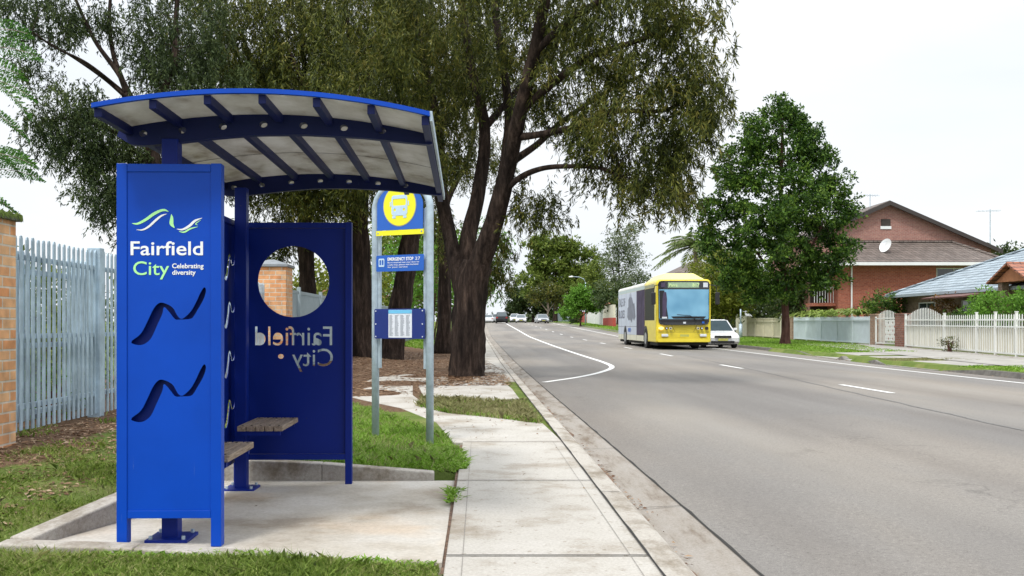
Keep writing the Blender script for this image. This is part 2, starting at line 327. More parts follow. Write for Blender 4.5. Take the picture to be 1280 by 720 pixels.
yy = np.unique(np.concatenate([np.linspace(-20,2,6), np.arange(2,30,1.0), np.arange(30,110,2.0), np.arange(110,260,5.0), np.linspace(260,420,10)]))
def sheet(name, xa, xb, za, zb, m, ylist=yy, nxs=2):
    mb = MB(); A = []
    for k in range(nxs):
        f_ = k/(nxs-1); A.append([(xa(y)*(1-f_)+xb(y)*f_, y, za(y)*(1-f_)+zb(y)*f_) for y in ylist])
    for k in range(nxs-1): mb.strip(A[k], A[k+1])
    return tag(mb.build(name, m, smooth=True), kind='structure')
rz_ = lambda y: float(road_z(y))
# slight crown across the carriageway
mb = MB(); cols = []
for f_ in (0, .12, .3, .5, .7, .9, 1):
    cols.append([(float(x_gut(y))*(1-f_)+float(x_rk(y))*f_, y, rz_(y)+.05*math.sin(math.pi*f_)-.0*f_) for y in yy])
for a, b in zip(cols, cols[1:]): mb.strip(a, b)
tag(mb.build('road', M_ASPH, smooth=True), kind='structure')
def crown(x, y): f_ = (x-float(x_gut(y)))/(float(x_rk(y))-float(x_gut(y))); return rz_(y)+float(np.interp(f_, (0,.12,.3,.5,.7,.9,1), [.05*math.sin(math.pi*q) for q in (0,.12,.3,.5,.7,.9,1)]))
gx = lambda y: float(x_gut(y)); kx = lambda y: float(x_kin(y))
mb = MB()
P0 = [(kx(y), y, rz_(y)+.103) for y in yy]; P1 = [(kx(y)+.12, y, rz_(y)+.10) for y in yy]; P2 = [(kx(y)+.15, y, rz_(y)+.085) for y in yy]; P3 = [(kx(y)+.19, y, rz_(y)-.012) for y in yy]
Pm = [(kx(y), y, rz_(y)-.1) for y in yy]
for a, b in ((Pm,P0),(P0,P1),(P1,P2),(P2,P3)): mb.strip(a, b)
tag(mb.build('kerb', M_KERB), kind='structure')
mb = MB(); P4 = [(gx(y), y, rz_(y)+.006) for y in yy]; P5 = [(kx(y)+.30, y, rz_(y)-.016) for y in yy]; mb.strip(P3, P5); mb.strip(P5, P4)
tag(mb.build('gutter', M_GUT), kind='structure')
mb = MB()
for y in np.arange(3.4, 60, 3.05):
    mb.add([(kx(y)-.0, y, rz_(y)+.107), (kx(y)+.12, y, rz_(y)+.104), (kx(y)+.12, y+.010, rz_(y)+.104), (kx(y), y+.010, rz_(y)+.107)], [(0,1,2,3)])
    mb.add([(kx(y)+.20, y, rz_(y)-.006), (gx(y), y, rz_(y)+.010), (gx(y), y+.010, rz_(y)+.010), (kx(y)+.20, y+.010, rz_(y)-.006)], [(0,1,2,3)])
edge_ = MB()
for y_ in (4.66, 6.92): mb.add([(-.165,y_-.007,.0075),(kx(y_)-.01,y_-.007,.0075),(kx(y_)-.01,y_+.007,.0075),(-.165,y_+.007,.0075)], [(0,1,2,3)])
mb.add([(-.165,9.193,.0095),(kx(9.2)-.01,9.193,.0095),(kx(9.2)-.01,9.207,.0095),(-.165,9.207,.0095)], [(0,1,2,3)])
for y0, y1 in ((3.4,4.64),(4.68,6.90),(6.94,9.18)):
    for xa_, xb_ in ((-.085,-.085),(kx(y0)-.10,kx(y1)-.10)): edge_.add([(xa_,y0,.006),(xa_+.003,y0,.006),(xb_+.003,y1,.006),(xb_,y1,.006)], [(0,1,2,3)])
yl = np.arange(2, 90, .25)
wob = [.006*math.sin(y*5.3)+.005*math.sin(y*12.1)+.004*random.random() for y in yl]
mb.strip([(gx(y)-.006, y, crown(gx(y)+.01,y)+.010) for y in yl], [(gx(y)+.006+abs(w_)*1.2, y, crown(gx(y)+.02,y)+.010) for y, w_ in zip(yl, wob)])
mb.strip([(kx(y)-.016, y, rz_(y)+.109) for y in yl], [(kx(y)-.004+w_*.4, y, rz_(y)+.109) for y, w_ in zip(yl, wob)])
tag(mb.build('pavement_joints', M_TAR), kind='structure'); tag(edge_.build('tooled_edge_lines', mat('tooled_line', (.22,.205,.185), .95, var=.3, vs=12)), kind='structure')
M_SEAM = mat('bitumen_seam', (.13,.125,.118), .8, var=.4, vs=20)
# brown leaf dirt lying along the kerb toe
mb = MB(); A = []; B = []
for y in yl:
    wd = .008+.05*max(0, math.sin(y*1.9)*.6+.6*math.sin(y*4.1+1))**2; A.append((kx(y)+.188, y, rz_(y)+.0)); B.append((kx(y)+.195+wd, y, rz_(y)-.004))
mb.strip(A, B); tag(mb.build('gutter_dirt', M_MUD), kind='structure')

# painted lines
def painted(name, pts, wd, z=.006):
    pts = [Vector((p[0], p[1], 0)) for p in pts]; A = []; B = []
    for i, p in enumerate(pts):
        d = (pts[min(i+1,len(pts)-1)]-pts[max(i-1,0)]).normalized(); n = Vector((-d.y, d.x, 0))*wd/2
        for q, Lq in ((p+n, A), (p-n, B)): Lq.append((q.x, q.y, crown(q.x, q.y)+z))
    return MB().strip(A, B)
tag(painted('x', [(11.35, y) for y in np.arange(8, 240, 2.0)], .13).build('edge_line_marking', M_PAINT), kind='structure')
cv = catmull([(1.38,20.6), (2.3,22.4), (3.1,24.6), (3.75,27.3), (3.93,30.5), (3.9,36), (3.88,46), (3.96,67), (4.0,90), (4.0,140), (4.0,235)], 10)
tag(painted('x', cv, .15).build('bus_bay_line_marking', M_PAINT), kind='structure')
mb = MB()
for y0 in [16.6+9.5*k for k in range(-1, 22)]:
    q = painted('x', [(7.14, y0), (7.14, y0+1.2), (7.14, y0+2.4)], .12); mb.add(q.v, q.f)
tag(mb.build('centre_line_marking', M_PAINT), kind='structure')

sm_ = catmull([(5.2,4.5),(5.8,8),(6.05,10.6),(6.6,18),(7.3,26.5),(7.7,36)], 12)
tag(painted('x', [(a+.02*math.sin(b*3.1), b) for a, b in sm_], .045, .004).build('bitumen_seam', M_SEAM), kind='structure')
# footpath slabs beside the kerb
mb = MB(); ycuts = [2.0, 4.66, 6.92, 9.2]
for y0, y1 in zip(ycuts, ycuts[1:]):
    xr0, xr1 = kx(y0)-.006, kx(y1)-.006
    mb.hexa([(-.165,y0+.009,-.1),(xr0,y0+.006,-.1),(xr1,y1-.006,-.1),(-.165,y1-.006,-.1)], [(-.165,y0+.006,.002),(xr0,y0+.006,.002),(xr1,y1-.006,.002),(-.165,y1-.006,.002)])
def gp(l, z=0): return [G(a, b, z) for a, b in l]
def slab_poly(poly, top=.004):
    mb.prism(poly, 'z', -.1, top)
slab_poly(gp([(567,553.5),(704,553.5),(690,540),(676,527.5),(640,521),(600,517),(560,513),(528,503),(516,494),(516,480),(470,482),(440,490),(440,497),(500,510),(545,528)]))
slab_poly(gp([(532,501),(652,502),(640,486),(630,478),(520,476.5)]))
slab_poly(gp([(455,478),(560,476),(560,470.5),(505,468),(470,472)]))
ylist = np.arange(19.2, 80, 3)   # slabs of the straight path past the trees
for y0, y1 in zip(ylist, ylist[1:]):
    z0, z1 = rz_(y0)+.104, rz_(y1)+.104
    mb.hexa([(-.15,y0+.01,z0-.1),(kx(y0)-.01,y0+.01,z0-.1),(kx(y1)-.01,y1,z1-.1),(-.15,y1,z1-.1)], [(-.15,y0+.01,z0),(kx(y0)-.01,y0+.01,z0),(kx(y1)-.01,y1,z1),(-.15,y1,z1)])
tag(mb.build('footpath', M_CONC, bevel=.006), kind='structure')
tag(MB().add([(.15,9.2,-.012),(kx(9.2)+.004,9.2,-.012),(kx(14)+.004,14,-.012),(kx(19.3)+.004,19.3,-.012),(.15,19.3,-.012)], [(0,1,2,3,4)]).build('kerb_side_soil', gm), kind='structure')
# shelter pad, falls a little to the back
def pz(y): return -.05*(y-4.9)/2.2 if y > 4.9 else 0
PADF = [(-2.3,4.84),(-.180,4.53),(-.190,7.27),(-1.98,7.27)]
mb = MB(); mb.hexa([(x,y,-.2) for x,y in PADF], [(x,y,pz(y)) for x,y in PADF]); tag(mb.build('shelter_pad', M_SLAB), kind='structure')
mb = MB()
def kerbrun(A, B, wv, zb=-.2):   # A,B = (x,y,ztop), wv = width vector
    a = [(A[0],A[1],zb),(B[0],B[1],zb),(B[0]+wv[0],B[1]+wv[1],zb),(A[0]+wv[0],A[1]+wv[1],zb)]
    b = [(A[0],A[1],A[2]),(B[0],B[1],B[2]),(B[0]+wv[0],B[1]+wv[1],B[2]),(A[0]+wv[0],A[1]+wv[1],A[2])]
    mb.hexa(a, b)
kerbrun((-2.27,4.86,.045), (-2.07,5.6,.12), (-.13,.03)); kerbrun((-2.07,5.601,.12), (-1.99,7.3,.12), (-.13,.0))
kerbrun((-2.12,7.272,.115), (-1.2,7.272,.075), (0,.12)); kerbrun((-1.2,7.272,.075), (-.35,7.272,.006), (0,.12))
kerbrun((-2.40,4.74,.04), (-1.7,4.70,.03), (0,.13)); kerbrun((-1.7,4.70,.03), (-.9,4.58,.012), (0,.12))
tag(mb.build('pad_kerb', M_KERB, bevel=.012, seg=3), kind='structure')
# right-hand kerb, driveways and footpath
mb = MB()
def rkerb(y0, y1):
    l = np.linspace(y0, y1, max(3, int((y1-y0)/2)+1)); f_ = [0.02 if (i in (0, len(l)-1)) else .13 for i in range(len(l))]
    a = [(float(x_rk(y)), y, rz_(y)-.03) for y in l]; b = [(float(x_rk(y))+.04, y, rz_(y)+q) for y, q in zip(l, f_)]; c = [(float(x_rk(y))+.2, y, rz_(y)+q) for y, q in zip(l, f_)]; d = [(float(x_rk(y))+.2, y, rz_(y)-.1) for y in l]
    for u, v in ((a,b),(b,c),(c,d)): mb.strip(u, v)
rkerb(3, 25.7); rkerb(29.3, 31.2); rkerb(33.0, 34.0); rkerb(36.9, 260)
tag(mb.build('far_kerb', mat('old_kerb', (.16,.15,.135), .9, var=.35, vs=6, bump=.4), smooth=False), kind='structure')
mb = MB()
def drv(y0, y1, x1=16.2):
    l = np.linspace(y0, y1, 5); mb.strip([(float(x_rk(y))+.0, y, rz_(y)+.012) for y in l], [(float(x_rk(y))+.9, y, float(gz(14,y))+.012) for y in l]); mb.strip([(float(x_rk(y))+.9, y, float(gz(14,y))+.012) for y in l], [(x1, y, float(gz(x1,y))+.014) for y in l])
drv(25.9, 29.2); drv(31.3, 33.0); drv(34.0, 36.8)
l = np.arange(20, 52, 2.0); 
fx = lambda y: float(np.interp(y, [20,32,44,48,62,75,100], [16.6,17.9,19.4,19.7,20.2,20.5,20.5]))
for q in (0,): mb.strip([(fx(y)-3.3, y, float(gz(16,y))+.018) for y in l], [(fx(y)+.0, y, float(gz(18,y))+.022) for y in l])
tag(mb.build('driveway', M_KERB2), kind='structure')
tag(MB().add([(14.6,22,float(gz(15,23))+.02),(17.4,21,.08),(17.8,24.4,.085),(15.2,23.8,.08)],[(0,1,2,3)]).build('asphalt_patch', M_ASPH), kind='structure')

# ================================================================ BUS SHELTER
def paint_mat(name, col, rough=.38, dirt=(.05,.05,.06)):
    def b(tt, pp, N, MX, RP, BUMP):
        c = RP(N(2.2, 6, .6), [(.3, tuple(q*.90 for q in col)), (.7, tuple(min(1, q*1.08) for q in col))])
        m_ = RP(N(55, 3, .6), [(.24, (1,1,1)), (.27, (0,0,0))]); c = MX(c, dirt, m_)
        scr = RP(N(3, 5, .7, (26, 26, 1.2)), [(.70, (0,0,0)), (.735, (.5,.5,.5))]); c = MX(c, (.10,.17,.42), scr)
        low = RP(N(5, 7, .75), [(.66, (0,0,0)), (.85, (.14,.14,.14))]); c = MX(c, (.12,.15,.25), low)
        tt.links.new(c, pp.inputs['Base Color']); pp.inputs['Roughness'].default_value = rough; pp.inputs['Specular IOR Level'].default_value = .22; BUMP(N(4, 3, .5), .05, .02)
    return posmat(name, b)
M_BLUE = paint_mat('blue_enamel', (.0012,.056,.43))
M_BLUE_SHADE = paint_mat('shaded_blue_enamel', (.0018,.016,.20), .42)  # same blue paint, its colour darkened to stand for shade under the roof
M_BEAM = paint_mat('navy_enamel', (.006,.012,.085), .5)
M_WHITE = mat('white_vinyl', (.82,.83,.85), .5, var=.04)
M_LIME = mat('lime_vinyl', (.42,.86,.36), .5, var=.05)
M_GALV = mat('galvanised_steel', (.40,.49,.56), .5, metal=.25, var=.22, vs=9, detail=8)
M_BLACK = mat('black_rubber', (.012,.012,.013), .8)
def _seat(tt, pp, N, MX, RP, BUMP):
    c = RP(N(10, 8, .7, (9, .9, 9)), [(.3, (.09,.065,.05)), (.5, (.24,.185,.14)), (.7, (.38,.31,.25))])
    tt.links.new(c, pp.inputs['Base Color']); pp.inputs['Roughness'].default_value = .85; BUMP(N(14, 6, .7, (14, .8, 14)), .5, .006)
M_SEAT = posmat('weathered_timber', _seat)
def _roof(tt, pp, N, MX, RP, BUMP):
    c = RP(N(3, 7, .7, (1.6, 1, 1)), [(.32, (.30,.27,.23)), (.46, (.47,.455,.42)), (.66, (.58,.57,.545))])
    tt.links.new(c, pp.inputs['Base Color']); pp.inputs['Roughness'].default_value = .5
    tr = tt.nodes.new('ShaderNodeBsdfTranslucent'); ms = tt.nodes.new('ShaderNodeMixShader'); ms.inputs[0].default_value = .42
    tt.links.new(c, tr.inputs[0]); tt.links.new(pp.outputs[0], ms.inputs[1]); tt.links.new(tr.outputs[0], ms.inputs[2]); tt.links.new(ms.outputs[0], tt.nodes['Material Output'].inputs[0])
M_ROOF = posmat('dirty_polycarbonate', _roof)

sh = thing('bus_shelter', 'blue steel bus shelter with curved roof and timber seats on the concrete pad', 'bus shelter', (-1.627, 5.07, 0), R(.9))
lx = lambda px, ppm=245.5: (px-600)/ppm+1.627
lz = lambda py, ppm=245.5: H+(407-py)/ppm
def wave_holes(f):          # three flowing cut-outs, given by a map from picture pixels of the panel
    o = []
    A = [(160,290),(180,278),(200,240),(220,200),(236,180),(252,182),(246,210),(232,252),(216,288),(196,305),(172,303),(156,297)]
    B = [(259,185),(273,188),(286,206),(293,228),(281,222),(268,205)]
    C = [(313,225),(330,205),(345,180),(358,152),(372,133),(379,145),(370,175),(357,197),(346,222),(330,230)]
    W1 = [(158,292),(185,270),(205,232),(222,197),(240,179),(262,183),(280,195),(292,216),(302,226),(314,223),(334,203),(350,174),(361,150),(372,133),(378,140),(374,160),(365,180),(353,200),(343,217),(332,227),(302,229),(286,228),(272,211),(260,197),(252,193),(248,212),(232,248),(217,281),(203,297),(186,305),(168,304),(156,299)]
    for P in (W1,):
        Q = catmull(P+[P[0]], 4)[:-1]; o.append([f(100+u/2.4, 400+v/2.4) for u, v in Q])
    return o
def rect(x0, x1, y0, y1): return [(x0,y0),(x1,y0),(x1,y1),(x0,y1)]
def circ(cx, cy, rx, ry=None, n=40): ry = ry or rx; return [(cx+rx*math.cos(2*math.pi*k/n), cy+ry*math.sin(2*math.pi*k/n)) for k in range(n)]
def setmat(me, m): me.materials.clear(); me.materials.append(m); return me
# front panel
fp = link('advert_panel', setmat(stand(curve_mesh([rect(-.165,.258,.183,1.90)]+wave_holes(lambda a,b:(lx(a),lz(b)))+wave_holes(lambda a,b:(lx(a),lz(b-96))), .003), 0, -.196, 0), M_BLUE), sh, 0, False)
mb = MB(); mb.box(-.165,.258,-.150,-.147,.183,1.90); mb.build('back_sheet', M_BLUE_SHADE, fp, world=False)
mb = MB(); mb.box(-.218,-.165,-.205,-.140,.012,1.943); mb.build('leg', M_BLUE, sh, .003, world=False)
mb = MB(); mb.box(.258,.311,-.205,-.140,-.002,1.943); mb.build('leg', M_BLUE, sh, .003, world=False)
mb = MB(); mb.box(-.164,.257,-.203,-.142,1.900,1.940); mb.box(-.164,.257,-.203,-.142,.142,.182); mb.each('rail', M_BLUE, sh, bevel=.002, world=False)
# lettering and wave emblem on the front panel
def ribbon(pts, wds, f, y, thick=.0008):
    C = catmull([(a, b, w_) for (a, b), w_ in zip(pts, wds)], 8); U = []; V = []
    for i, q in enumerate(C):
        p0 = C[max(i-1,0)]; p1 = C[min(i+1,len(C)-1)]; d = np.array([p1[0]-p0[0], p1[1]-p0[1]]); d = d/(np.linalg.norm(d)+1e-9); n = np.array([-d[1], d[0]])*q[2]/2
        U.append(f(q[0]+n[0], q[1]+n[1])); V.append(f(q[0]-n[0], q[1]-n[1]))
    mb = MB(); n = len(U); mb.strip([(a, y, b) for a, b in U], [(a, y, b) for a, b in V]); return mb
lf = lambda u, v: (lx(155+u/7.2), lz(255+v/7.2))
def merge(parts):
    m_ = MB()
    for q in parts: m_.add(q.v, q.f)
    return m_
YF = -.1995
wv = merge([ribbon([(120,235),(175,235),(230,205),(290,150),(340,110),(388,92)], [3,12,18,20,16,3], lf, YF), ribbon([(478,228),(530,232),(590,200),(640,155),(704,128)], [3,16,22,20,3], lf, YF)])
gv = merge([ribbon([(80,178),(130,180),(200,145),(270,95),(330,65),(370,58),(405,72)], [4,18,24,26,22,18,4], lf, YF), ribbon([(430,95),(434,130),(432,180),(458,218)], [3,26,34,4], lf, YF), ribbon([(498,250),(545,255),(600,225),(665,208)], [3,14,13,3], lf, YF), ribbon([(694,146),(648,180),(665,192)], [2,9,3], lf, YF)])
wv.build('emblem', M_WHITE, fp, world=False); gv.build('emblem', M_LIME, fp, world=False)
def textfit(name, body, x0, x1, zb, cap, m, parent, y, bold=.01, world=False, plane='xz', mirror=False):
    me = text_mesh(body, cap/.70, bold*cap/.70, .0004); xsv = [v.co.x for v in me.vertices]; wd = max(xsv)-min(xsv); k = (x1-x0)/wd; mn = min(xsv)
    for v in me.vertices: v.co.x = (v.co.x-mn)*k
    stand(me, x0, y, zb, plane, mirror); return link(name, setmat(me, m), parent, 0, world)
textfit('lettering', 'Fairfield', lx(164.2), lx(254), lz(319.0), 17/245.5, M_WHITE, fp, YF, .012)
textfit('lettering', 'City', lx(167.5), lx(212), lz(343.8), 17/245.5, M_LIME, fp, YF, .004)
textfit('lettering', 'Celebrating', lx(215.7), lx(254.7), lz(335.4), 5.8/245.5, M_WHITE, fp, YF, .02)
textfit('lettering', 'diversity', lx(215.7), lx(245), lz(343.5), 5.8/245.5, M_WHITE, fp, YF, .02)
# posts
for (yy_, z0) in ((0, -.004), (1.78, -.045)):
    ox = -.045 if yy_ else 0; mb = MB(); mb.box(ox-.042,ox+.042,yy_-.042,yy_+.042,z0,2.1); po = mb.build('post', M_BLUE_SHADE, sh, .004, world=False)
    mb = MB(); mb.box(ox-.11,ox+.11,yy_-.11,yy_+.11,z0-.004,z0+.014)
    mb.build('base_plate', M_BLUE_SHADE, po, .003, world=False)
    mb = MB()
    for a in (-.085,.085):
        for b in (-.085,.085): mb.cyl((ox+a,yy_+b,z0+.01),(ox+a,yy_+b,z0+.032),.010,6)
    mb.each('bolt', M_GALV, po, world=False)
# rear panel with round window and stencil-cut lettering
PR = 169.0; rx = lambda px: (px-600)/PR+1.627+.032; rz2 = lambda py: H+(407-py)/PR
def glyph_outlines(body, x0, x1, zb, cap, mirror):
    c = bpy.data.curves.new('t', 'FONT'); c.body = body; c.size = 1; c.offset = .03; o = bpy.data.objects.new('t', c); COL.objects.link(o)
    vl = bpy.context.view_layer; vl.update()
    for q in bpy.context.selected_objects: q.select_set(False)
    o.select_set(True); vl.objects.active = o; bpy.ops.object.convert(target='CURVE'); o = vl.objects.active
    loops = []
    for s_ in o.data.splines:
        b = s_.bezier_points; L_ = []
        for i in range(len(b)):
            p0, h0 = b[i].co, b[i].handle_right; p1, h1 = b[(i+1) % len(b)].co, b[(i+1) % len(b)].handle_left
            for k in range(5):
                t_ = k/5; q = p0*(1-t_)**3+h0*3*t_*(1-t_)**2+h1*3*t_*t_*(1-t_)+p1*t_**3; L_.append((q.x, q.y))
        loops.append(L_)
    bpy.data.objects.remove(o)
    bb = [(min(p[0] for p in l), max(p[0] for p in l), min(p[1] for p in l), max(p[1] for p in l)) for l in loops]
    keep = [l for l, q in zip(loops, bb) if not any(r is not q and r[0] <= q[0] and r[1] >= q[1] and r[2] <= q[2] and r[3] >= q[3] for r in bb)]
    mn = min(q[0] for q in bb); mxx = max(q[1] for q in bb); k = (x1-x0)/(mxx-mn)
    return [[((x1-(a-mn)*k) if mirror else (x0+(a-mn)*k), zb+b_*cap/.70) for a, b_ in l] for l in keep]
hol = [circ(rx(367), rz2(352), .263, n=64)]
hol += glyph_outlines('Fairfield', rx(319), rx(415), rz2(431.5), 24/PR, True)
hol += glyph_outlines('City', rx(365), rx(416), rz2(457.5), 22/PR, True)
hol += [circ(rx(351), rz2(445.5), .022, .019, 7)]
link('rear_panel', setmat(stand(curve_mesh([rect(-.13,.662,.172,1.84)]+hol, .004), 0, 2.03, 0), M_BLUE_SHADE), sh, 0, False)
mb = MB(); mb.box(.663,.712,2.0,2.06,-.052,1.883); mb.build('leg', M_BLUE_SHADE, sh, .003, world=False)
mb = MB(); mb.box(-.13,.662,2.003,2.057,1.841,1.880); mb.box(-.13,.662,2.003,2.057,.130,.171); mb.each('rail', M_BLUE_SHADE, sh, bevel=.002, world=False)
# back wall running between the two end panels
def bw(a, b, dy, dz): return (.2+ (a-165)/90*.33+dy, .42+(527-b)/90*.33+dz)
hs = []
for dy in (-.02, .5, 1.02, 1.40):
    for dz in (-.02, .33, .68, 1.02): hs += wave_holes(lambda a, b: bw(a, b, dy+.05, dz))
link('back_wall', setmat(stand(curve_mesh([rect(-.13,1.995,.172,1.84)]+hs, .004), -.135, 0, 0, 'yz'), M_BLUE_SHADE), sh, 0, False)
mb = MB(); mb.box(-.155,-.115,-.13,1.995,1.841,1.880); mb.box(-.155,-.115,-.13,1.995,.130,.171); mb.box(-.155,-.115,1.997,2.06,-.05,1.883); mb.each('rail', M_BLUE_SHADE, sh, bevel=.002, world=False)
# seats
for (ya, yb) in ((-.13,.47),(1.32,1.94)):
    mb = MB()
    for k in range(5):
        x0 = .03+k*.061; mb.box(x0,x0+.055,ya+.003*(k%2),yb-.004*(k%3),.415,.45)
    se = mb.build('seat', M_SEAT, sh, .004, world=False)
    mb = MB(); ym = (ya+yb)/2; ym = 0 if ya < 0 else 1.78
    for q in (-.09 if ya < 0 else -.2, .12): mb.prism([(.05,.412),(.30,.412),(.30,.395),(.05,.33)], 'y', ym+q, ym+q+.02)
    mb.box(.05,.31,ya+.03,ya+.06,.385,.413); mb.box(.05,.31,yb-.06,yb-.03,.385,.413)
    mb.each('bracket', M_BLUE_SHADE, se, world=False)
    mb = MB()
    for k in range(5):
        for yb2 in (ya+.045, yb-.045): mb.cyl((.057+k*.061,yb2,.449),(.057+k*.061,yb2,.453),.007,8)
    mb.each('bolt', M_BLACK, se, world=False)
# roof
_c = np.polyfit([-.236,.5,1.375], [2.168,2.240,2.134], 2); zr = lambda x: float(np.polyval(_c, x))
XL, XR, YA, YB = -.238, 1.378, -.47, 2.42
ro = MB(); n = 24; xsr = [XL+(XR-XL)*i/n for i in range(n+1)]
ro.strip([(x,YA+.012,zr(x)) for x in xsr], [(x,YB,zr(x)) for x in xsr]); ro.strip([(x,YA+.012,zr(x)+.006) for x in xsr], [(x,YB,zr(x)+.006) for x in xsr])
roof = ro.build('roof', M_ROOF, sh, smooth=True, world=False)
rim = MB()
for x0, x1 in zip(xsr, xsr[1:]):
    rim.hexa([(x0,YA-.012,zr(x0)-.006),(x1,YA-.012,zr(x1)-.006),(x1,YA+.012,zr(x1)-.006),(x0,YA+.012,zr(x0)-.006)], [(x0,YA-.012,zr(x0)+.016),(x1,YA-.012,zr(x1)+.016),(x1,YA+.012,zr(x1)+.016),(x0,YA+.012,zr(x0)+.016)])
    rim.hexa([(x0,YB,zr(x0)-.006),(x1,YB,zr(x1)-.006),(x1,YB+.012,zr(x1)-.006),(x0,YB+.012,zr(x0)-.006)], [(x0,YB,zr(x0)+.016),(x1,YB,zr(x1)+.016),(x1,YB+.012,zr(x1)+.016),(x0,YB+.012,zr(x0)+.016)])
for q0 in (0, 1):
    r2 = MB()
    for v_, f_ in rim.ch[q0::2]: r2.add(v_, f_)
    r2.build('edge_trim', M_BLUE, roof, world=False)
e = MB(); e.box(XR,XR+.012,YA,YB,zr(XR)-.028,zr(XR)+.02); e.build('edge_trim', M_GALV, roof, world=False)
sm = MB(); ym = 1.12; sm.strip([(x,ym,zr(x)-.0025) for x in xsr], [(x,ym+.012,zr(x)-.0025) for x in xsr]); sm.build('sheet_joint', M_BLACK, roof, world=False)
for k in range(7):
    x = XL+.022+(XR-XL-.044)*k/6; mb = MB(); z = zr(x)-.006
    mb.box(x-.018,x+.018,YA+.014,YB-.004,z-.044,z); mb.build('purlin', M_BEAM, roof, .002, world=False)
for yb_ in (0, 1.98):
    top = [(x, zr(x)-.008) for x in np.linspace(-.265, 1.375, 22)]
    bot = [(x, float(np.interp(x, [-.285,-.24,-.17,0,.25,.45,.7,1.0,1.36], [2.12,2.078,2.063,2.078,2.108,2.124,2.127,2.112,2.075]))) for x in np.linspace(1.36, -.28, 24)]
    out_ = top+[(1.375, 2.08)]+bot
    hh = [circ(x, (zr(x)-.008+float(np.interp(x, [0,.45,1.0], [2.078,2.124,2.112])))/2+.002, .021, .017, 16) for x in (-.143,.062,.274,.486,.697,.909,1.11)]
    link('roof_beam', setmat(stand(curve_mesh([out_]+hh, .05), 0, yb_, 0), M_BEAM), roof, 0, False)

# ================================================================ BUS STOP SIGN
st = thing('bus_stop_sign', 'galvanised twin-pole bus stop sign with blue and yellow boards beside the shelter', 'sign', (-.745, 9.2, .03), R(-34))
st.rotation_euler = (0, 0, R(-27))
M_SBLUE = mat('sign_blue', (.016,.115,.50), .4, var=.06); M_NAVY = mat('timetable_navy', (.014,.035,.20), .3, var=.1)
M_YEL = mat('sign_yellow', (.86,.80,.02), .45, var=.04); M_PALE = mat('pale_blue_print', (.5,.66,.82), .5, var=.05); M_PAPER = mat('timetable_paper', (.74,.78,.86), .5, var=.05, vs=20)
M_CYAN = mat('timetable_header', (.16,.52,.82), .5, var=.05); M_INK = mat('grey_ink', (.30,.33,.38), .6)
hw = .305
arch = [(-hw,0,-.25),(-hw,0,1),(-hw,0,2.22)]+[(-hw+.30*(1-math.cos(a)),0,2.22+.24*math.sin(a)) for a in np.linspace(.1,math.pi/2,6)]
arch += [(hw-.30*(1-math.cos(a)),0,2.22+.24*math.sin(a)) for a in np.linspace(math.pi/2,.1,6)]+[(hw,0,2.22),(hw,0,1),(hw,0,-.25)]
MB().tube(arch, .036, 14).build('pole', M_GALV, st, smooth=True, world=False)
mb = MB()
for s_ in (-1,1): mb.box(s_*.275-.014,s_*.275+.014,-.012,.016,.68,2.2)
mb.each('mounting_rail', M_GALV, st, world=False)
oz = 0.03
bd = [(-.275,2.005),(.275,2.005),(.275,2.24)]+[(.275*math.cos(a),2.24+.19*math.sin(a)) for a in np.linspace(.15,math.pi-.15,14)]+[(-.275,2.24)]
b1 = link('route_board', setmat(stand(curve_mesh([bd], .006), 0, -.044, 0), M_SBLUE), st, 0, False)
link('disc', setmat(stand(curve_mesh([circ(0,2.235,.200,n=48)], .001), 0, -.0485, 0), M_INK), b1, 0, False)
link('disc', setmat(stand(curve_mesh([circ(0,2.235,.192,n=48)], .001), 0, -.0505, 0), M_YEL), b1, 0, False)
def rr(x0,x1,z0,z1,r):
    o = []
    for cx, cz, a0 in ((x1-r,z1-r,0),(x0+r,z1-r,90),(x0+r,z0+r,180),(x1-r,z0+r,270)):
        for k in range(5): a = R(a0+k*22.5); o.append((cx+r*math.cos(a), cz+r*math.sin(a)))
    return o
link('bus_symbol', setmat(stand(curve_mesh([rr(-.095,.095,2.14,2.335,.03), rr(-.078,.078,2.235,2.30,.015), circ(-.055,2.195,.014,n=12), circ(.055,2.195,.014,n=12)], .001), 0, -.053, 0), M_PALE), b1, 0, False)
mb = MB()
for s_ in (-1,1): mb.box(s_*.065-.02,s_*.065+.02,-.0535,-.0525,2.115,2.139); mb.box(s_*.108-.006,s_*.108+.006,-.0535,-.0525,2.23,2.275)
mb.each('bus_symbol', M_PALE, b1, world=False)
mb = MB(); mb.box(-.285,.285,-.05,-.041,1.955,2.002); ys_ = mb.build('yellow_strip', M_YEL, st, world=False)
mb = MB()
for s_ in (-1,1): mb.cyl((s_*.262,-.053,1.98),(s_*.262,-.049,1.98),.009,8)
mb.each('bolt', M_INK, ys_, world=False)
b2 = link('notice_board', setmat(stand(curve_mesh([rr(-.285,.285,1.61,1.765,.012)], .006), 0, -.044, 0), M_SBLUE), st, 0, False)
textfit('lettering', 'EMERGENCY STOP', -.145, .165, 1.712, .03, M_WHITE, b2, -.0485, .03)
textfit('lettering', '27', .185, .245, 1.712, .03, M_WHITE, b2, -.0485, .0)
for k, (a, wd) in enumerate(((1.688,.38),(1.666,.37),(1.644,.24))):
    textfit('lettering', ['Bus is required near your door for','a safe stop, please wait kerbside','for your service'][k], -.145, -.145+wd, a, .013, M_WHITE, b2, -.0485, .01)
link('symbol', setmat(stand(curve_mesh([rr(-.255,-.185,1.655,1.735,.01), rr(-.245,-.224,1.672,1.72,.005), rr(-.216,-.195,1.672,1.72,.005)], .001), 0, -.0485, 0), M_PALE), b2, 0, False)
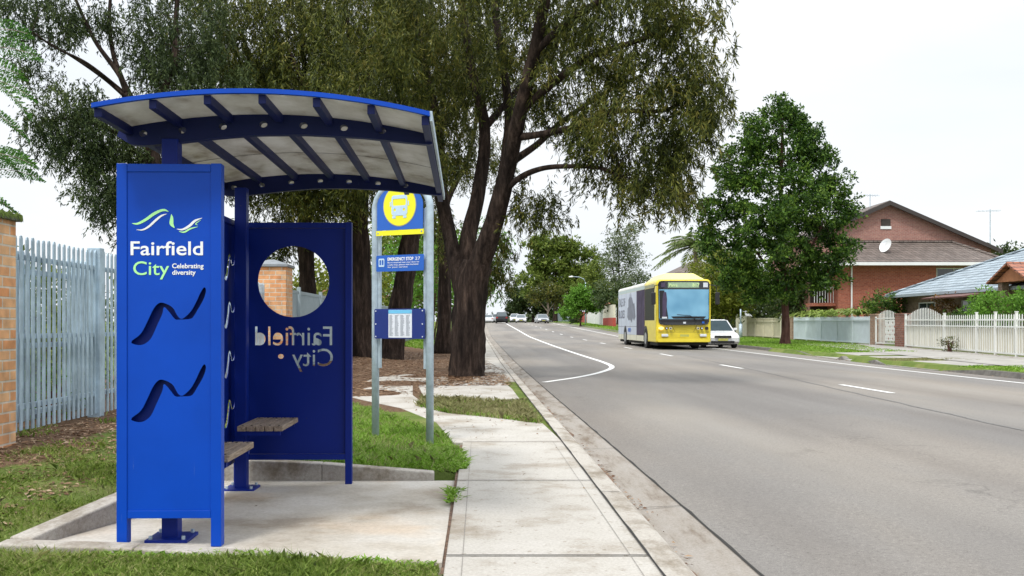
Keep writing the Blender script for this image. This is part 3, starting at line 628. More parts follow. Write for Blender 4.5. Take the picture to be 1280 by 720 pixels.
b3 = link('timetable_board', setmat(stand(curve_mesh([rr(-.30,.30,.965,1.25,.015)], .02), 0, -.05, 0), M_NAVY), st, 0, False)
mb = MB(); mb.box(-.125,.155,-.0625,-.0605,.975,1.24); tp = mb.build('timetable', M_PAPER, b3, world=False)
mb = MB(); mb.box(-.124,.154,-.0645,-.063,1.205,1.239); mb.build('header', M_CYAN, tp, world=False)
mb = MB()
for k in range(26): 
    for c_ in range(4):
        x0 = -.115+c_*.067; mb.box(x0,x0+.03+.02*random.random(),-.0640,-.063,1.188-k*.0078,1.191-k*.0078)
mb.build('print', M_INK, tp, world=False)
mb = MB()
for x_ in (-.28,.28):
    for z_ in (.985,1.105,1.23): mb.cyl((x_,-.066,z_),(x_,-.058,z_),.006,8)
mb.each('bolt', M_PAPER, b3, world=False)

bpy.context.view_layer.update()
for o_ in st.children:
    if o_.name.startswith('pole'): continue
    for q_ in [o_]+list(o_.children_recursive): q_.data.transform(Matrix.Diagonal((.93, 1, 1, 1)))
# ================================================================ LEFT BOUNDARY: pillars and palisade fences
M_PINKB = brickmat('peach_brick', (.62,.27,.11), (.70,.42,.22), (.58,.50,.40), .24, .084, .45, .009)
M_CAP = mat('mossy_concrete', (.14,.14,.12), .95, var=.4, vs=8, bump=.5)
M_MOSS = mat('moss', (.09,.13,.02), .95, var=.5, vs=20, bump=.8)
def pillar(name, label, x0, x1, y0, y1, z0, z1, m, capm, group, moss=False, pyramid=.0, over=.04):
    t_ = thing(name, label, 'brick pillar', ((x0+x1)/2,(y0+y1)/2,z0), group=group)
    mb = MB(); mb.box(x0,x1,y0,y1,z0-.2,z1); mb.build('brickwork', m, t_)
    mb = MB(); mb.box(x0-over,x1+over,y0-over,y1+over,z1+.001,z1+.05)
    if pyramid:
        cx, cy = (x0+x1)/2, (y0+y1)/2; a, b = x0-over, x1+over; c, d = y0-over, y1+over; mb.hexa([(a,c,z1+.051),(b,c,z1+.051),(b,d,z1+.051),(a,d,z1+.051)], [(cx-.05,cy-.05,z1+.05+pyramid),(cx+.05,cy-.05,z1+.05+pyramid),(cx+.05,cy+.05,z1+.05+pyramid),(cx-.05,cy+.05,z1+.05+pyramid)])
    c_ = mb.build('cap', capm, t_, .006)
    if moss:
        bmv = MB()
        for k in range(500):
            x = random.uniform(x0-over+.01,x1+over+.02); y = random.uniform(y0-over-.02,y1+over-.02); z = z1+.052; h = random.uniform(.01,.035); a = random.uniform(0,6.28); d = .012
            bmv.add([(x-d*math.cos(a),y-d*math.sin(a),z),(x+d*math.cos(a),y+d*math.sin(a),z),(x+random.uniform(-.02,.02),y+random.uniform(-.02,.02),z+h)],[(0,1,2)])
        for k in range(160):
            y = random.uniform(y0,y1); bmv.add([(x1+over+.003,y,z1+.052),(x1+over+.012,y+.014,z1+.052),(x1+over+.02,y+.01,z1+.052-random.uniform(.02,.07))],[(0,1,2)])
        bmv.build('moss', M_MOSS, c_)
    return t_
pillar('brick_pillar', 'peach brick pillar with mossy cap at the left edge before the palisade fence', -4.35,-3.80,6.9,7.86,.14,1.97,M_PINKB,M_CAP,'brick fence pillars on the left', True)
pillar('brick_pillar', 'peach brick pillar with grey pyramid cap seen through the round shelter window', -4.42,-3.76,18.6,19.25,.1,2.26,M_PINKB,mat('grey_slate_cap',(.22,.24,.26),.9,var=.2,bump=.3),'brick fence pillars on the left', False, .11)
M_STEEL = mat('weathered_galvanised', (.36,.46,.54), .55, metal=.15, var=.28, vs=4, detail=8)
pf = thing('palisade_fence', 'tall grey steel palisade fence behind the left side of the shelter', 'fence', (-4.16, 12, .14))
def pales(mb, x, y0, y1, sp, w_, z0, z1, rnd=True, th=.012, yaxis=True):
    n = int((y1-y0)/sp)
    for k in range(n+1):
        y = y0+k*sp+random.uniform(-.003,.003); zz = z0+random.uniform(-.004,.004); zt = z1+random.uniform(-.008,.008)
        P = [(y-w_/2,zz),(y+w_/2,zz),(y+w_/2,zt-.03),(y+w_*.3,zt-.006),(y,zt),(y-w_*.3,zt-.006),(y-w_/2,zt-.03)]
        mb.prism(P, 'x', x-th/2, x+th/2)
mb = MB(); pales(mb, -4.145, 8.0, 18.5, .112, .050, .17, 1.93); mb.build('pale', M_STEEL, pf)
mb = MB()
for z in (.36,1.0,1.72): mb.box(-4.195,-4.155,7.95,18.5,z,z+.045)
mb.each('rail', M_STEEL, pf)
for y in (10.42, 13.4, 16.2): mb = MB(); mb.box(-4.24,-4.10,y-.06,y+.06,.0,1.96); mb.build('post', M_STEEL, pf, .006)
g_ = thing('sliding_gate', 'second layer of grey steel pales standing close behind the palisade fence', 'gate', (-4.40, 9.4, .14))
mb = MB(); pales(mb, -4.40, 7.9, 10.9, .112, .045, .2, 1.84); mb.build('pale', M_STEEL, g_)
mb = MB()
for z in (.24,.9,1.62): mb.box(-4.45,-4.41,7.9,10.9,z,z+.05)
mb.each('rail', M_STEEL, g_)
M_CB = mat('grey_green_sheet', (.30,.37,.40), .6, var=.1, vs=2)
cf = thing('sheet_fence', 'grey ribbed metal sheet fence running on behind the tree trunks', 'fence', (-4.2, 30, .1))
mb = MB(); A = []; B = []
for k, y in enumerate(np.arange(19.3, 62, .1)):
    x = -4.2+(.018 if k % 2 else -.018); z = float(gz(-4.2,y)); A.append((x,y,z)); B.append((x,y,z+1.72))
mb.strip(A, B); mb.build('sheet', M_CB, cf)
mb = MB()
for z in (1.70,.06): mb.strip([(-4.16,y,float(gz(-4.2,y))+z) for y in (19.3,30,40,62)], [(-4.16,y,float(gz(-4.2,y))+z+.07) for y in (19.3,30,40,62)])
mb.build('rail', M_CB, cf)
for y in (22.0,25.0,28,31,34): mb = MB(); z = float(gz(-4.2,y)); mb.box(-4.2,-4.12,y,y+.1,z,z+1.86); mb.build('post', M_CB, cf)

# ================================================================ RIGHT BOUNDARY: fences, gate, pillars
M_CREAM = mat('cream_slats', (.60,.57,.47), .6, var=.10, vs=2); M_WFENCE = mat('white_fence_paint', (.74,.75,.72), .45, var=.05); M_BFENCE = mat('pale_blue_fence_paint', (.60,.68,.71), .5, var=.07)
M_CREAMW = mat('cream_render', (.66,.62,.47), .7, var=.08); M_REDBR = brickmat('red_brown_brick', (.20,.075,.05), (.28,.12,.085), (.24,.2,.17)); M_TANBR = brickmat('tan_brick', (.33,.19,.12), (.42,.28,.19), (.33,.3,.26))
def zf(y): return float(gz(float(fx(y))+.2, y))
def fence_run(name, label, ya, yb, posts, pale_top, rails, pm, infill=None, im=None, sp=.115, pw=.035, group=None, arch=None, post_h=1.5):
    t_ = thing(name, label, 'fence', (fx((ya+yb)/2), (ya+yb)/2, zf((ya+yb)/2)), group=group)
    mb = MB(); n = int((yb-ya)/sp)
    for k in range(n+1):
        y = ya+.03+k*(yb-ya-.06)/n; x = fx(y); z = zf(y); top = pale_top
        if arch and arch[0] < y < arch[1]: top += arch[2]*math.sin(math.pi*(y-arch[0])/(arch[1]-arch[0]))
        mb.box(x-.012,x+.012,y-pw/2,y+pw/2,z+.06,z+top-.03); mb.hexa([(x-.012,y-pw/2,z+top-.03),(x+.012,y-pw/2,z+top-.03),(x+.012,y+pw/2,z+top-.03),(x-.012,y+pw/2,z+top-.03)],[(x-.004,y-.005,z+top+.02),(x+.004,y-.005,z+top+.02),(x+.004,y+.005,z+top+.02),(x-.004,y+.005,z+top+.02)])
    mb.build('pale', pm, t_)
    mb = MB(); m_ = max(2, int((yb-ya)/2))
    for r_ in rails:
        l = np.linspace(ya, yb, m_)
        for a, b in zip(l, l[1:]): mb.hexa([(fx(a)-.045,a,zf(a)+r_),(fx(a)-.013,a,zf(a)+r_),(fx(b)-.013,b,zf(b)+r_),(fx(b)-.045,b,zf(b)+r_)],[(fx(a)-.045,a,zf(a)+r_+.05),(fx(a)-.013,a,zf(a)+r_+.05),(fx(b)-.013,b,zf(b)+r_+.05),(fx(b)-.045,b,zf(b)+r_+.05)])
    mb.build('rail', pm, t_)
    if infill:
        mb = MB(); s2 = .16; n = int((yb-ya)/s2)
        for k in range(n):
            y = ya+k*(yb-ya)/n; x = fx(y)+.03; z = zf(y); mb.box(x,x+.015,y+.005,y+(yb-ya)/n-.008,z+.05,z+infill+.0*random.random())
        mb.build('slat_panel', im, t_)
    for y in posts: mb = MB(); x = fx(y); z = zf(y); mb.box(x-.05,x+.02,y-.04,y+.04,z-.1,z+post_h); mb.box(x-.06,x+.03,y-.05,y+.05,z+post_h+.001,z+post_h+.03); mb.build('post', pm, t_)
    return t_
fence_run('picket_fence', 'white metal picket fence with cream slat backing in front of the blue-grey roofed house', 27.5, 43.7, [27.6,29.2,30.6,32.0,33.7,35.4,38.7,43.6], 1.42, (.08,.98,1.22), M_WFENCE, .96, M_CREAM, sp=.205, pw=.03, arch=(39,43.4,.33))
fence_run('solid_fence', 'pale blue-white panel fence between the two brick pillars left of the gate', 48.4, 61.7, [48.5,51,53.5,56.2,59,61.6], 1.42, (.06,1.22), M_BFENCE, 1.36, M_BFENCE, sp=.13, post_h=1.42)
fence_run('cream_fence', 'cream panel fence behind the trunk of the round green street tree', 62.9, 73.2, [64.5,66.6,69,71.2], 1.34, (.08,1.14,1.34), M_CREAMW, 1.32, M_CREAMW, sp=.3, pw=.05, post_h=1.36)
def pil(y, dy, h, m, label, cm=None, gable=False):
    x = fx(y); z = zf(y); t_ = thing('gate_pillar', label, 'pillar', (x,y,z))
    if gable:
        MB().prism([(y-dy,z-.1),(y+dy,z-.1),(y+dy,z+h-.25),(y,z+h+.12),(y-dy,z+h-.25)], 'x', x-.09, x+.25).build('body', m, t_)
        MB().prism([(y-dy-.08,z+h-.30),(y-dy-.08,z+h-.22),(y,z+h+.21),(y+dy+.08,z+h-.22),(y+dy+.08,z+h-.30),(y,z+h+.125)], 'x', x-.14, x+.3).build('cap', M_WFENCE, t_)
    else:
        MB().box(x-.12,x+.3,y-dy,y+dy,z-.2,z+h).build('brickwork', m, t_); MB().box(x-.15,x+.33,y-dy-.03,y+dy+.03,z+h+.001,z+h+.06).build('cap', cm or m, t_)
pil(44.25,.42,1.5,M_REDBR,'dark red brick gate pillar on the right of the arched white gate')
pil(47.8,.36,1.5,M_TANBR,'tan and red brick gate pillar on the left of the arched white gate')
pil(62.3,.45,1.42,M_TANBR,'orange-brown brick pillar between the pale blue fence and the cream fence')
pil(64.0,.55,1.5,M_CREAMW,'cream gabled fence pillar just right of the street tree trunk',gable=True)
pil(75.0,1.6,1.75,M_CREAMW,'wide cream gabled wall end beside the short grey pole',gable=True)
gt = thing('gate', 'white arched metal pedestrian gate with scrollwork panel between brick pillars', 'gate', (fx(46),46,zf(46)))
mb = MB()
for k in range(13):
    y = 44.85+k*.2; x = fx(y); z = zf(46); top = 1.42+.30*math.sin(math.pi*(y-44.5)/3.2); mb.box(x-.012,x+.012,y-.016,y+.016,z+.1,z+top)
mb.build('bar', M_WFENCE, gt)
mb = MB()
for zz in (.1,1.3): mb.box(fx(46)-.04,fx(46)-.0,44.72,47.42,zf(46)+zz,zf(46)+zz+.06)
for y in (44.72,47.34): mb.box(fx(46)-.04,fx(46)+.02,y,y+.08,zf(46)+.05,zf(46)+1.42)
mb.build('frame', M_WFENCE, gt)
sc_h = [rect(44.85,46.1,.25,1.25)]
for i in range(5):
    for j in range(5): sc_h.append(circ(45.0+i*.24+(.06 if j%2 else 0)-.02,.36+j*.19,.07 if (i+j)%2 else .045,.06,8))
me = curve_mesh(sc_h, .01); stand(me, fx(45.4)-.06, 0, zf(46), 'yz'); link('scroll_panel', setmat(me, M_WFENCE), gt)

gp_ = thing('short_pole', 'short grey pole with a thicker base standing on the verge beside the cream wall end', 'pole', (18.6,68.5,.12))
MB().cyl((18.6,68.5,.1),(18.6,68.5,1.25),.13,12).build('base', M_GALV, gp_, smooth=True); MB().cyl((18.6,68.5,1.25),(18.6,68.5,2.3),.055,10).build('pole', M_GALV, gp_, smooth=True)

# ================================================================ HOUSES
M_RB = brickmat('orange_red_brick', (.30,.068,.036), (.40,.115,.064), (.30,.18,.14), .24, .086, .4)
M_RB2 = brickmat('dull_red_brick', (.30,.125,.10), (.38,.18,.14), (.33,.26,.23), .24, .086, .35)
def tilemat(name, c1, c2, dark, run='x'):
    m = bpy.data.materials.new(name); m.use_nodes = True; tt = m.node_tree; pp = tt.nodes['Principled BSDF']; pp.inputs['Roughness'].default_value = .7
    g = tt.nodes.new('ShaderNodeNewGeometry'); s = tt.nodes.new('ShaderNodeSeparateXYZ'); c = tt.nodes.new('ShaderNodeCombineXYZ'); a = tt.nodes.new('ShaderNodeMath')
    tt.links.new(g.outputs['Position'], s.inputs[0]); tt.links.new(s.outputs[0], a.inputs[0]); tt.links.new(s.outputs[1], a.inputs[1]); tt.links.new(a.outputs[0], c.inputs[0]); tt.links.new(s.outputs[2], c.inputs[1])
    b = tt.nodes.new('ShaderNodeTexBrick'); b.offset = .5; b.inputs['Scale'].default_value = 1; b.inputs['Brick Width'].default_value = .28; b.inputs['Row Height'].default_value = .15; b.inputs['Mortar Size'].default_value = .02; b.inputs['Mortar Smooth'].default_value = .5
    for k, q in (('Color1',c1),('Color2',c2),('Mortar',dark)): b.inputs[k].default_value = (*q, 1)
    tt.links.new(c.outputs[0], b.inputs['Vector']); n = tt.nodes.new('ShaderNodeTexNoise'); n.inputs['Scale'].default_value = 2; n.inputs['Detail'].default_value = 6; tt.links.new(g.outputs['Position'], n.inputs['Vector'])
    mr = tt.nodes.new('ShaderNodeMapRange'); mr.inputs['From Min'].default_value = .3; mr.inputs['From Max'].default_value = .7; mr.inputs['To Min'].default_value = .75; mr.inputs['To Max'].default_value = 1.2; tt.links.new(n.outputs['Fac'], mr.inputs['Value'])
    v = tt.nodes.new('ShaderNodeVectorMath'); v.operation = 'SCALE'; tt.links.new(b.outputs['Color'], v.inputs[0]); tt.links.new(mr.outputs[0], v.inputs['Scale']); tt.links.new(v.outputs[0], pp.inputs['Base Color'])
    bp = tt.nodes.new('ShaderNodeBump'); bp.invert = True; bp.inputs['Strength'].default_value = .8; bp.inputs['Distance'].default_value = .04; tt.links.new(b.outputs['Fac'], bp.inputs['Height']); tt.links.new(bp.outputs[0], pp.inputs['Normal'])
    return m
M_T_BROWN = tilemat('brown_roof_tiles', (.13,.10,.085), (.18,.145,.125), (.04,.032,.03)); M_T_BLUE = tilemat('blue_grey_roof_tiles', (.27,.335,.38), (.35,.415,.46), (.07,.09,.11)); M_T_RED = tilemat('terracotta_roof_tiles', (.33,.12,.07), (.40,.17,.10), (.1,.05,.04))
M_GLASS = mat('window_glass', (.03,.04,.05), .08, var=.2, spec=.8); M_TRIM = mat('white_trim', (.74,.75,.75), .5, var=.05); M_DARKTRIM = mat('dark_barge', (.04,.032,.03), .7)
M_DARKIN = mat('recess_shade_and_vent', (.05,.04,.035), .9)
def window(h, x0, x1, y0, y1, z0, z1, axis, proud=-.01):   # axis: outward normal '-y' or '-x'
    t_ = .05
    if axis == '-y':
        mb = MB(); y = y0-.03
        for a in ((x0,x0+t_,z0,z1),(x1-t_,x1,z0,z1),(x0+t_,x1-t_,z0,z0+t_),(x0+t_,x1-t_,z1-t_,z1),((x0+x1)/2-.02,(x0+x1)/2+.02,z0+t_,z1-t_)): mb.box(a[0],a[1],y,y+.05,a[2],a[3])
        f_ = mb.build('window', M_TRIM, h); MB().box(x0+t_,x1-t_,y+.02,y+.035,z0+t_,z1-t_).build('pane', M_GLASS, f_); MB().box(x0-.08,x1+.08,y-.06,y+.05,z0-.08,z0-.002).build('sill', M_REDBR, f_)
    else:
        mb = MB(); x = x0-.03
        for a in ((y0,y0+t_,z0,z1),(y1-t_,y1,z0,z1),(y0+t_,y1-t_,z0,z0+t_),(y0+t_,y1-t_,z1-t_,z1),((y0+y1)/2-.02,(y0+y1)/2+.02,z0+t_,z1-t_)): mb.box(x,x+.05,a[0],a[1],a[2],a[3])
        f_ = mb.build('window', M_TRIM, h); MB().box(x+.02,x+.035,y0+t_,y1-t_,z0+t_,z1-t_).build('pane', M_GLASS, f_); MB().box(x-.06,x+.05,y0-.08,y1+.08,z0-.08,z0-.002).build('sill', M_REDBR, f_)
# two-storey brick house
hA = thing('brick_house', 'two-storey red brick house with brown tiled gable roof and satellite dish', 'house', (27,64,.1))
MB().box(22.4,28.5,60,61.99,-.1,4.9).build('wall', M_RB, hA)
mb = MB(); mb.box(28.501,33.0,60.6,62,-.1,4.9); mb.box(21.3,33.0,62.0,70,-.1,5.9); mb.build('wall', M_RB2, hA)
zg = lambda x: 9.0-abs(x-26.3)*.434
MB().prism([(21.3,5.901),(33.0,5.901),(33.0,zg(33.0)-.02),(26.3,zg(26.3)-.02),(21.3,zg(21.3)-.02)], 'y', 62.0, 70).build('wall', M_RB2, hA)
MB().prism([(26.3,9.0),(33.5,zg(33.5)),(33.5,zg(33.5)+.14),(26.3,9.16),(20.9,zg(20.9)+.14),(20.9,zg(20.9))], 'y', 61.6, 70.3).build('roof', M_T_BROWN, hA)
MB().prism([(26.3,8.86),(33.52,zg(33.52)-.14),(33.52,zg(33.52)+.12),(26.3,9.13),(20.88,zg(20.88)+.12),(20.88,zg(20.88)-.14)], 'y', 61.5, 61.597).build('bargeboard', M_DARKTRIM, hA)
lr = MB(); E = 5.0; q = [(20.6,59.3,E),(33.0,59.3,E),(33.0,62.0,E),(20.6,62.0,E)]; tp_ = [(24.4,61.9,6.5),(30.4,61.9,6.5)]
lr.add(q+tp_, [(0,1,5,4),(1,2,5),(3,0,4),(2,3,4,5),(3,2,1,0)]); lrf = lr.build('roof', M_T_BROWN, hA)
mb = MB()
for a, b in (((20.6,59.3,E),(24.4,61.9,6.5)),((33.0,59.3,E),(30.4,61.9,6.5)),((24.4,61.85,6.5),(30.4,61.85,6.5))): mb.cyl(Vector(a)+Vector((0,0,.03)),Vector(b)+Vector((0,0,.03)),.09,6)
mb.each('ridge_cap', M_T_BROWN, lrf)
mb = MB(); mb.box(20.55,33.05,59.12,59.28,4.84,5.03); mb.build('gutter', M_TRIM, hA); MB().box(20.6,33.0,59.29,61.98,4.901,4.98).build('soffit', M_TRIM, hA)
mb = MB(); mb.cyl((23.2,59.92,0),(23.2,59.92,4.85),.05,8); mb.build('downpipe', M_TRIM, hA)
MB().box(25.9,26.5,61.96,62.01,7.55,8.0).build('vent', M_DARKIN, hA); MB().box(25.85,26.55,61.95,61.999,7.35,7.54).build('vent_sill', M_TRIM, hA)
window(hA, 28.8,31.0,60.6,0,3.6,4.75,'-y'); window(hA, 29.2,31.4,60.6,0,.9,2.2,'-y')
mb = MB(); mb.box(21.0,22.39,60.4,61.9,2.35,2.55); mb.build('balcony', M_RB, hA)
mb = MB()
for k in range(8): mb.box(21.05+k*.17,21.08+k*.17,60.45,60.48,2.56,3.5)
mb.box(21.0,22.3,60.44,60.49,3.5,3.56); mb.build('balustrade', M_TRIM, hA)
MB().box(21.31,22.39,61.9,61.99,.1,4.85).build('recess_shade', M_DARKIN, hA)  # near-black sheet whose colour stands in for the shade behind the balcony
ds = MB(); c = Vector((25.65,60.6,6.15)); nrm = Vector((-.82,-.42,.35)).normalized(); a_ = nrm.cross(Vector((0,0,1))).normalized(); b_ = nrm.cross(a_)
rings = [(0,.0),(.2,.02),(.34,.06),(.44,.11)]; vs = [c]; fs = []
for r_, d_ in rings[1:]:
    for k in range(20): t_ = k*math.pi/10; vs.append(c+nrm*d_+a_*(math.cos(t_)*r_)+b_*(math.sin(t_)*r_*1.05))
for k in range(20):
    fs.append((0,1+k,1+(k+1)%20))
    for j in (0,1): fs.append((1+j*20+k,1+(j+1)*20+k,1+(j+1)*20+(k+1)%20,1+j*20+(k+1)%20))
ds.add(vs, fs); dd = thing('satellite_dish', 'white satellite dish on the brown tiled lower roof', 'dish', (25.65,60.75,5.8)); ds.build('dish', M_TRIM, dd, smooth=True)
MB().tube([(25.65,60.8,5.75),(25.65,60.7,6.0),c],.035,8).build('bracket', M_TRIM, dd); MB().tube([c-b_*.35,c+nrm*.45],.012,5).build('arm', M_GALV, dd)
an = thing('tv_antenna', 'small television antenna on the gable peak of the brick house', 'antenna', (25.6,63,9.0)); mb = MB(); mb.cyl((25.6,63,8.8),(25.6,63,9.75),.025,6); mb.cyl((25.1,63,9.7),(26.1,62.7,9.6),.015,5)
for k in range(6): x = 25.15+k*.17; mb.cyl((x,62.75,9.68),(x,63.2,9.62),.012,4)
mb.build('mast', M_GALV, an)
an = thing('tv_antenna', 'tall thin antenna mast rising behind the right end of the brick house', 'antenna', (37.2,70,4)); mb = MB(); mb.cyl((37.2,70,3),(37.2,70,9.6),.035,6); mb.cyl((36.2,70,9.45),(38.0,70,9.55),.012,4)
for k in range(7): x = 36.3+k*.25; mb.cyl((x,69.7,9.47),(x,70.3,9.47),.01,4)
mb.build('mast', M_GALV, an)
# blue-grey roofed bungalow
hB = thing('bungalow', 'single-storey brown brick house with blue-grey tiled hip roof behind the white fence', 'house', (27,44,.1))
M_BRB = brickmat('brown_brick', (.22,.14,.10), (.31,.21,.15), (.27,.23,.19))
MB().box(22.6,31.4,34.6,51.4,-.1,2.68).build('wall', M_BRB, hB)
E = 2.72; rf = MB(); q = [(22,33.9,E),(22,52,E),(32,52,E),(32,33.9,E)]; t2 = [(27,38.9,4.93),(27,47,4.93)]
rf.add(q+t2, [(0,1,5,4),(1,2,5),(2,3,4,5),(3,0,4)]); rfo = rf.build('roof', M_T_BLUE, hB)
mb = MB()
for a, b in ((q[0],t2[0]),(q[1],t2[1]),(q[3],t2[0]),(q[2],t2[1]),(t2[0],t2[1])): mb.cyl(Vector(a)+Vector((0,0,.03)),Vector(b)+Vector((0,0,.03)),.08,6)
mb.each('ridge_cap', M_T_BLUE, rfo)
for k in range(1, 15): 
    pass
mb = MB(); mb.box(21.88,21.995,33.9,52.0,2.60,2.74); mb.box(21.9,32,52.005,52.1,2.60,2.74); mb.each('gutter', mat('grey_gutter',(.36,.42,.47),.5), hB); MB().box(21.996,31.9,33.95,51.95,2.681,2.70).build('soffit', M_TRIM, hB)
window(hB, 22.6,0,47.6,49.4,1.0,2.3,'-x'); window(hB, 22.6,0,43.2,45.0,1.0,2.3,'-x')
po = MB(); po.prism([(37.3,2.9),(39.9,2.9),(38.6,3.52)], 'x', 21.4, 24.6); po.build('porch_gable', mat('orange_board',(.36,.15,.07),.8,var=.2), hB)
mb = MB(); mb.add([(21.2,37.0,2.84),(24.8,37.0,2.84),(24.8,38.6,3.62),(21.2,38.6,3.62)],[(0,1,2,3)]); mb.add([(21.2,40.2,2.84),(24.8,40.2,2.84),(24.8,38.6,3.62),(21.2,38.6,3.62)],[(0,1,2,3)]); o_ = mb.build('porch_roof', M_T_RED, hB); s_ = o_.modifiers.new('thick','SOLIDIFY'); s_.thickness = .08
mb = MB()
for y in (37.5,39.7): mb.box(21.5,21.8,y-.15,y+.15,-.1,2.88)
mb.each('porch_pillar', M_BRB, hB)
mb = MB(); mb.add([(20.9,41.6,2.35),(20.9,45.5,2.35),(22.6,45.5,2.62),(22.6,41.6,2.62)],[(0,1,2,3)]); o_ = mb.build('awning', mat('maroon_awning',(.12,.05,.04),.7), hB); s_ = o_.modifiers.new('thick','SOLIDIFY'); s_.thickness = .06
# house behind the bus and others further on
def small_house(label, x0, x1, y0, y1, zb, he, hr, wm, tm, name='far_house'):
    t_ = thing(name, label, 'house', ((x0+x1)/2,(y0+y1)/2,zb)); MB().box(x0,x1,y0,y1,zb-.5,zb+he).build('wall', wm, t_)
    d = min(x1-x0, y1-y0)/2*.98; o = .5; rf = MB(); Q = [(x0-o,y0-o,zb+he+.01),(x1+o,y0-o,zb+he+.01),(x1+o,y1+o,zb+he+.01),(x0-o,y1+o,zb+he+.01)]
    T = [((x0+x1)/2,y0+d,zb+hr),((x0+x1)/2,y1-d,zb+hr)] if (y1-y0) >= (x1-x0) else [(x0+d,(y0+y1)/2,zb+hr),(x1-d,(y0+y1)/2,zb+hr)]
    rf.add(Q+T, [(0,1,4),(1,2,5,4),(2,3,5),(3,0,4,5),(3,2,1,0)] if (y1-y0) >= (x1-x0) else [(0,1,5,4),(1,2,5),(2,3,4,5),(3,0,4),(3,2,1,0)]); rf.build('roof', tm, t_)
    window(t_, x0+1,x0+2.6,y0,0,zb+1,zb+2.2,'-y'); window(t_, x0,0,y0+2,y0+4,zb+1,zb+2.2,'-x'); return t_
small_house('brown tiled house rising behind the yellow roof of the bus', 17.5,26,92,104,.3,5.0,7.4,M_BRB,M_T_BROWN)
small_house('house with terracotta roof behind the cream and red wall left of the bus', 19.5,28,140,152,1.3,3.0,5.0,M_TRIM,M_T_RED)
small_house('pale house with low roof seen between the trunks through the stop sign poles', -17,-8,88,100,.6,3.0,4.6,M_TRIM,M_T_RED)
# roadside walls and fences far along the right
def wall(name, label, cat, x0, x1, y0, y1, z, h, m, base=None, bh=.9):
    t_ = thing(name, label, cat, (x0,(y0+y1)/2,z)); MB().box(x0,x1,y0,y1,z-.3 if not base else z+bh+.002,z+h).build('panel', m, t_)
    if base: MB().box(x0-.05,x1+.05,y0-.02,y1+.02,z-.3,z+bh).build('base', base, t_)
M_REDW = mat('red_wall', (.36,.06,.045), .8, var=.15)
wall('boundary_wall','cream boundary wall with a red brick base just left of the bus','wall',15.8,16.1,114,123,.92,2.7,M_CREAM,M_REDW,1.15)
wall('metal_gate_panel','white panel gate next to the cream and red wall','gate',15.9,16.0,124,133,1.05,2.3,M_WFENCE)
wall('low_fence','white low fence left of the white panel gate','fence',15.9,16.0,133.5,143,1.2,2.1,M_WFENCE)
wall('red_fence','red brick low wall beneath the bright green tree','wall',16.1,16.3,144,164,1.35,1.9,M_REDW)
wall('grey_fence','grey sheet fence behind the silver oncoming car','fence',16.0,16.1,165,205,1.5,2.6,M_CB)
# street lamps
def lamp(label, x, y, z, h, arm):
    t_ = thing('street_lamp', label, 'street lamp', (x,y,z), group='street lamps along the road'); MB().tube([(x,y,z-.3),(x,y,z+h-.8)],[.11,.07],8).build('pole', M_GALV, t_, smooth=True)
    MB().tube([(x,y,z+h-.8),(x+arm*.15,y,z+h-.3),(x+arm*.5,y,z+h-.05),(x+arm,y,z+h)],.045,6).build('arm', M_GALV, t_, smooth=True); MB().tube([(x+arm*.95,y,z+h-.02),(x+arm*1.1,y,z+h),(x+arm*1.35,y,z+h-.02)],[.05,.13,.06],8).build('lamp_head', M_TRIM, t_, smooth=True)
lamp('tall curved-arm street lamp above the bright green tree on the right verge', 14.4,131,1.0,6.8,-1.7)
lamp('distant street lamp with its arm reaching over the road from the right', 7.6-1.0+4.2,230,1.7,5.8,-3.0)

# ================================================================ VEHICLES
M_CW = mat('white_car_paint', (.74,.76,.78), .2, var=.02, spec=.6); M_CS = mat('silver_car_paint', (.42,.44,.46), .25, metal=.5, var=.03); M_CK = mat('black_car_paint', (.014,.016,.02), .2, var=.05, spec=.6)
M_CG = mat('car_glass', (.06,.085,.10), .06, var=.1, spec=.9); M_TYRE = mat('tyre', (.014,.014,.015), .85); M_RIM = mat('wheel_rim', (.38,.39,.4), .35, metal=.6); M_LAMP = mat('headlamp_glass', (.62,.66,.70), .12, var=.1); M_RED = mat('tail_lamp', (.35,.01,.01), .3); M_GRILLE = mat('grille_black', (.01,.01,.012), .5); M_PLATE = mat('yellow_plate', (.42,.42,.10), .5)
def wheel(parent, x, y, r, w_, sgn):
    wl = MB().cyl((x-w_/2,y,r),(x+w_/2,y,r),r,24).build('wheel', M_TYRE, parent, .02, world=False); mb = MB(); xo = x+sgn*w_/2
    mb.cyl((xo-.01,y,r),(xo+.012,y,r),r*.62,20); mb.build('rim', M_RIM, wl, world=False); return wl
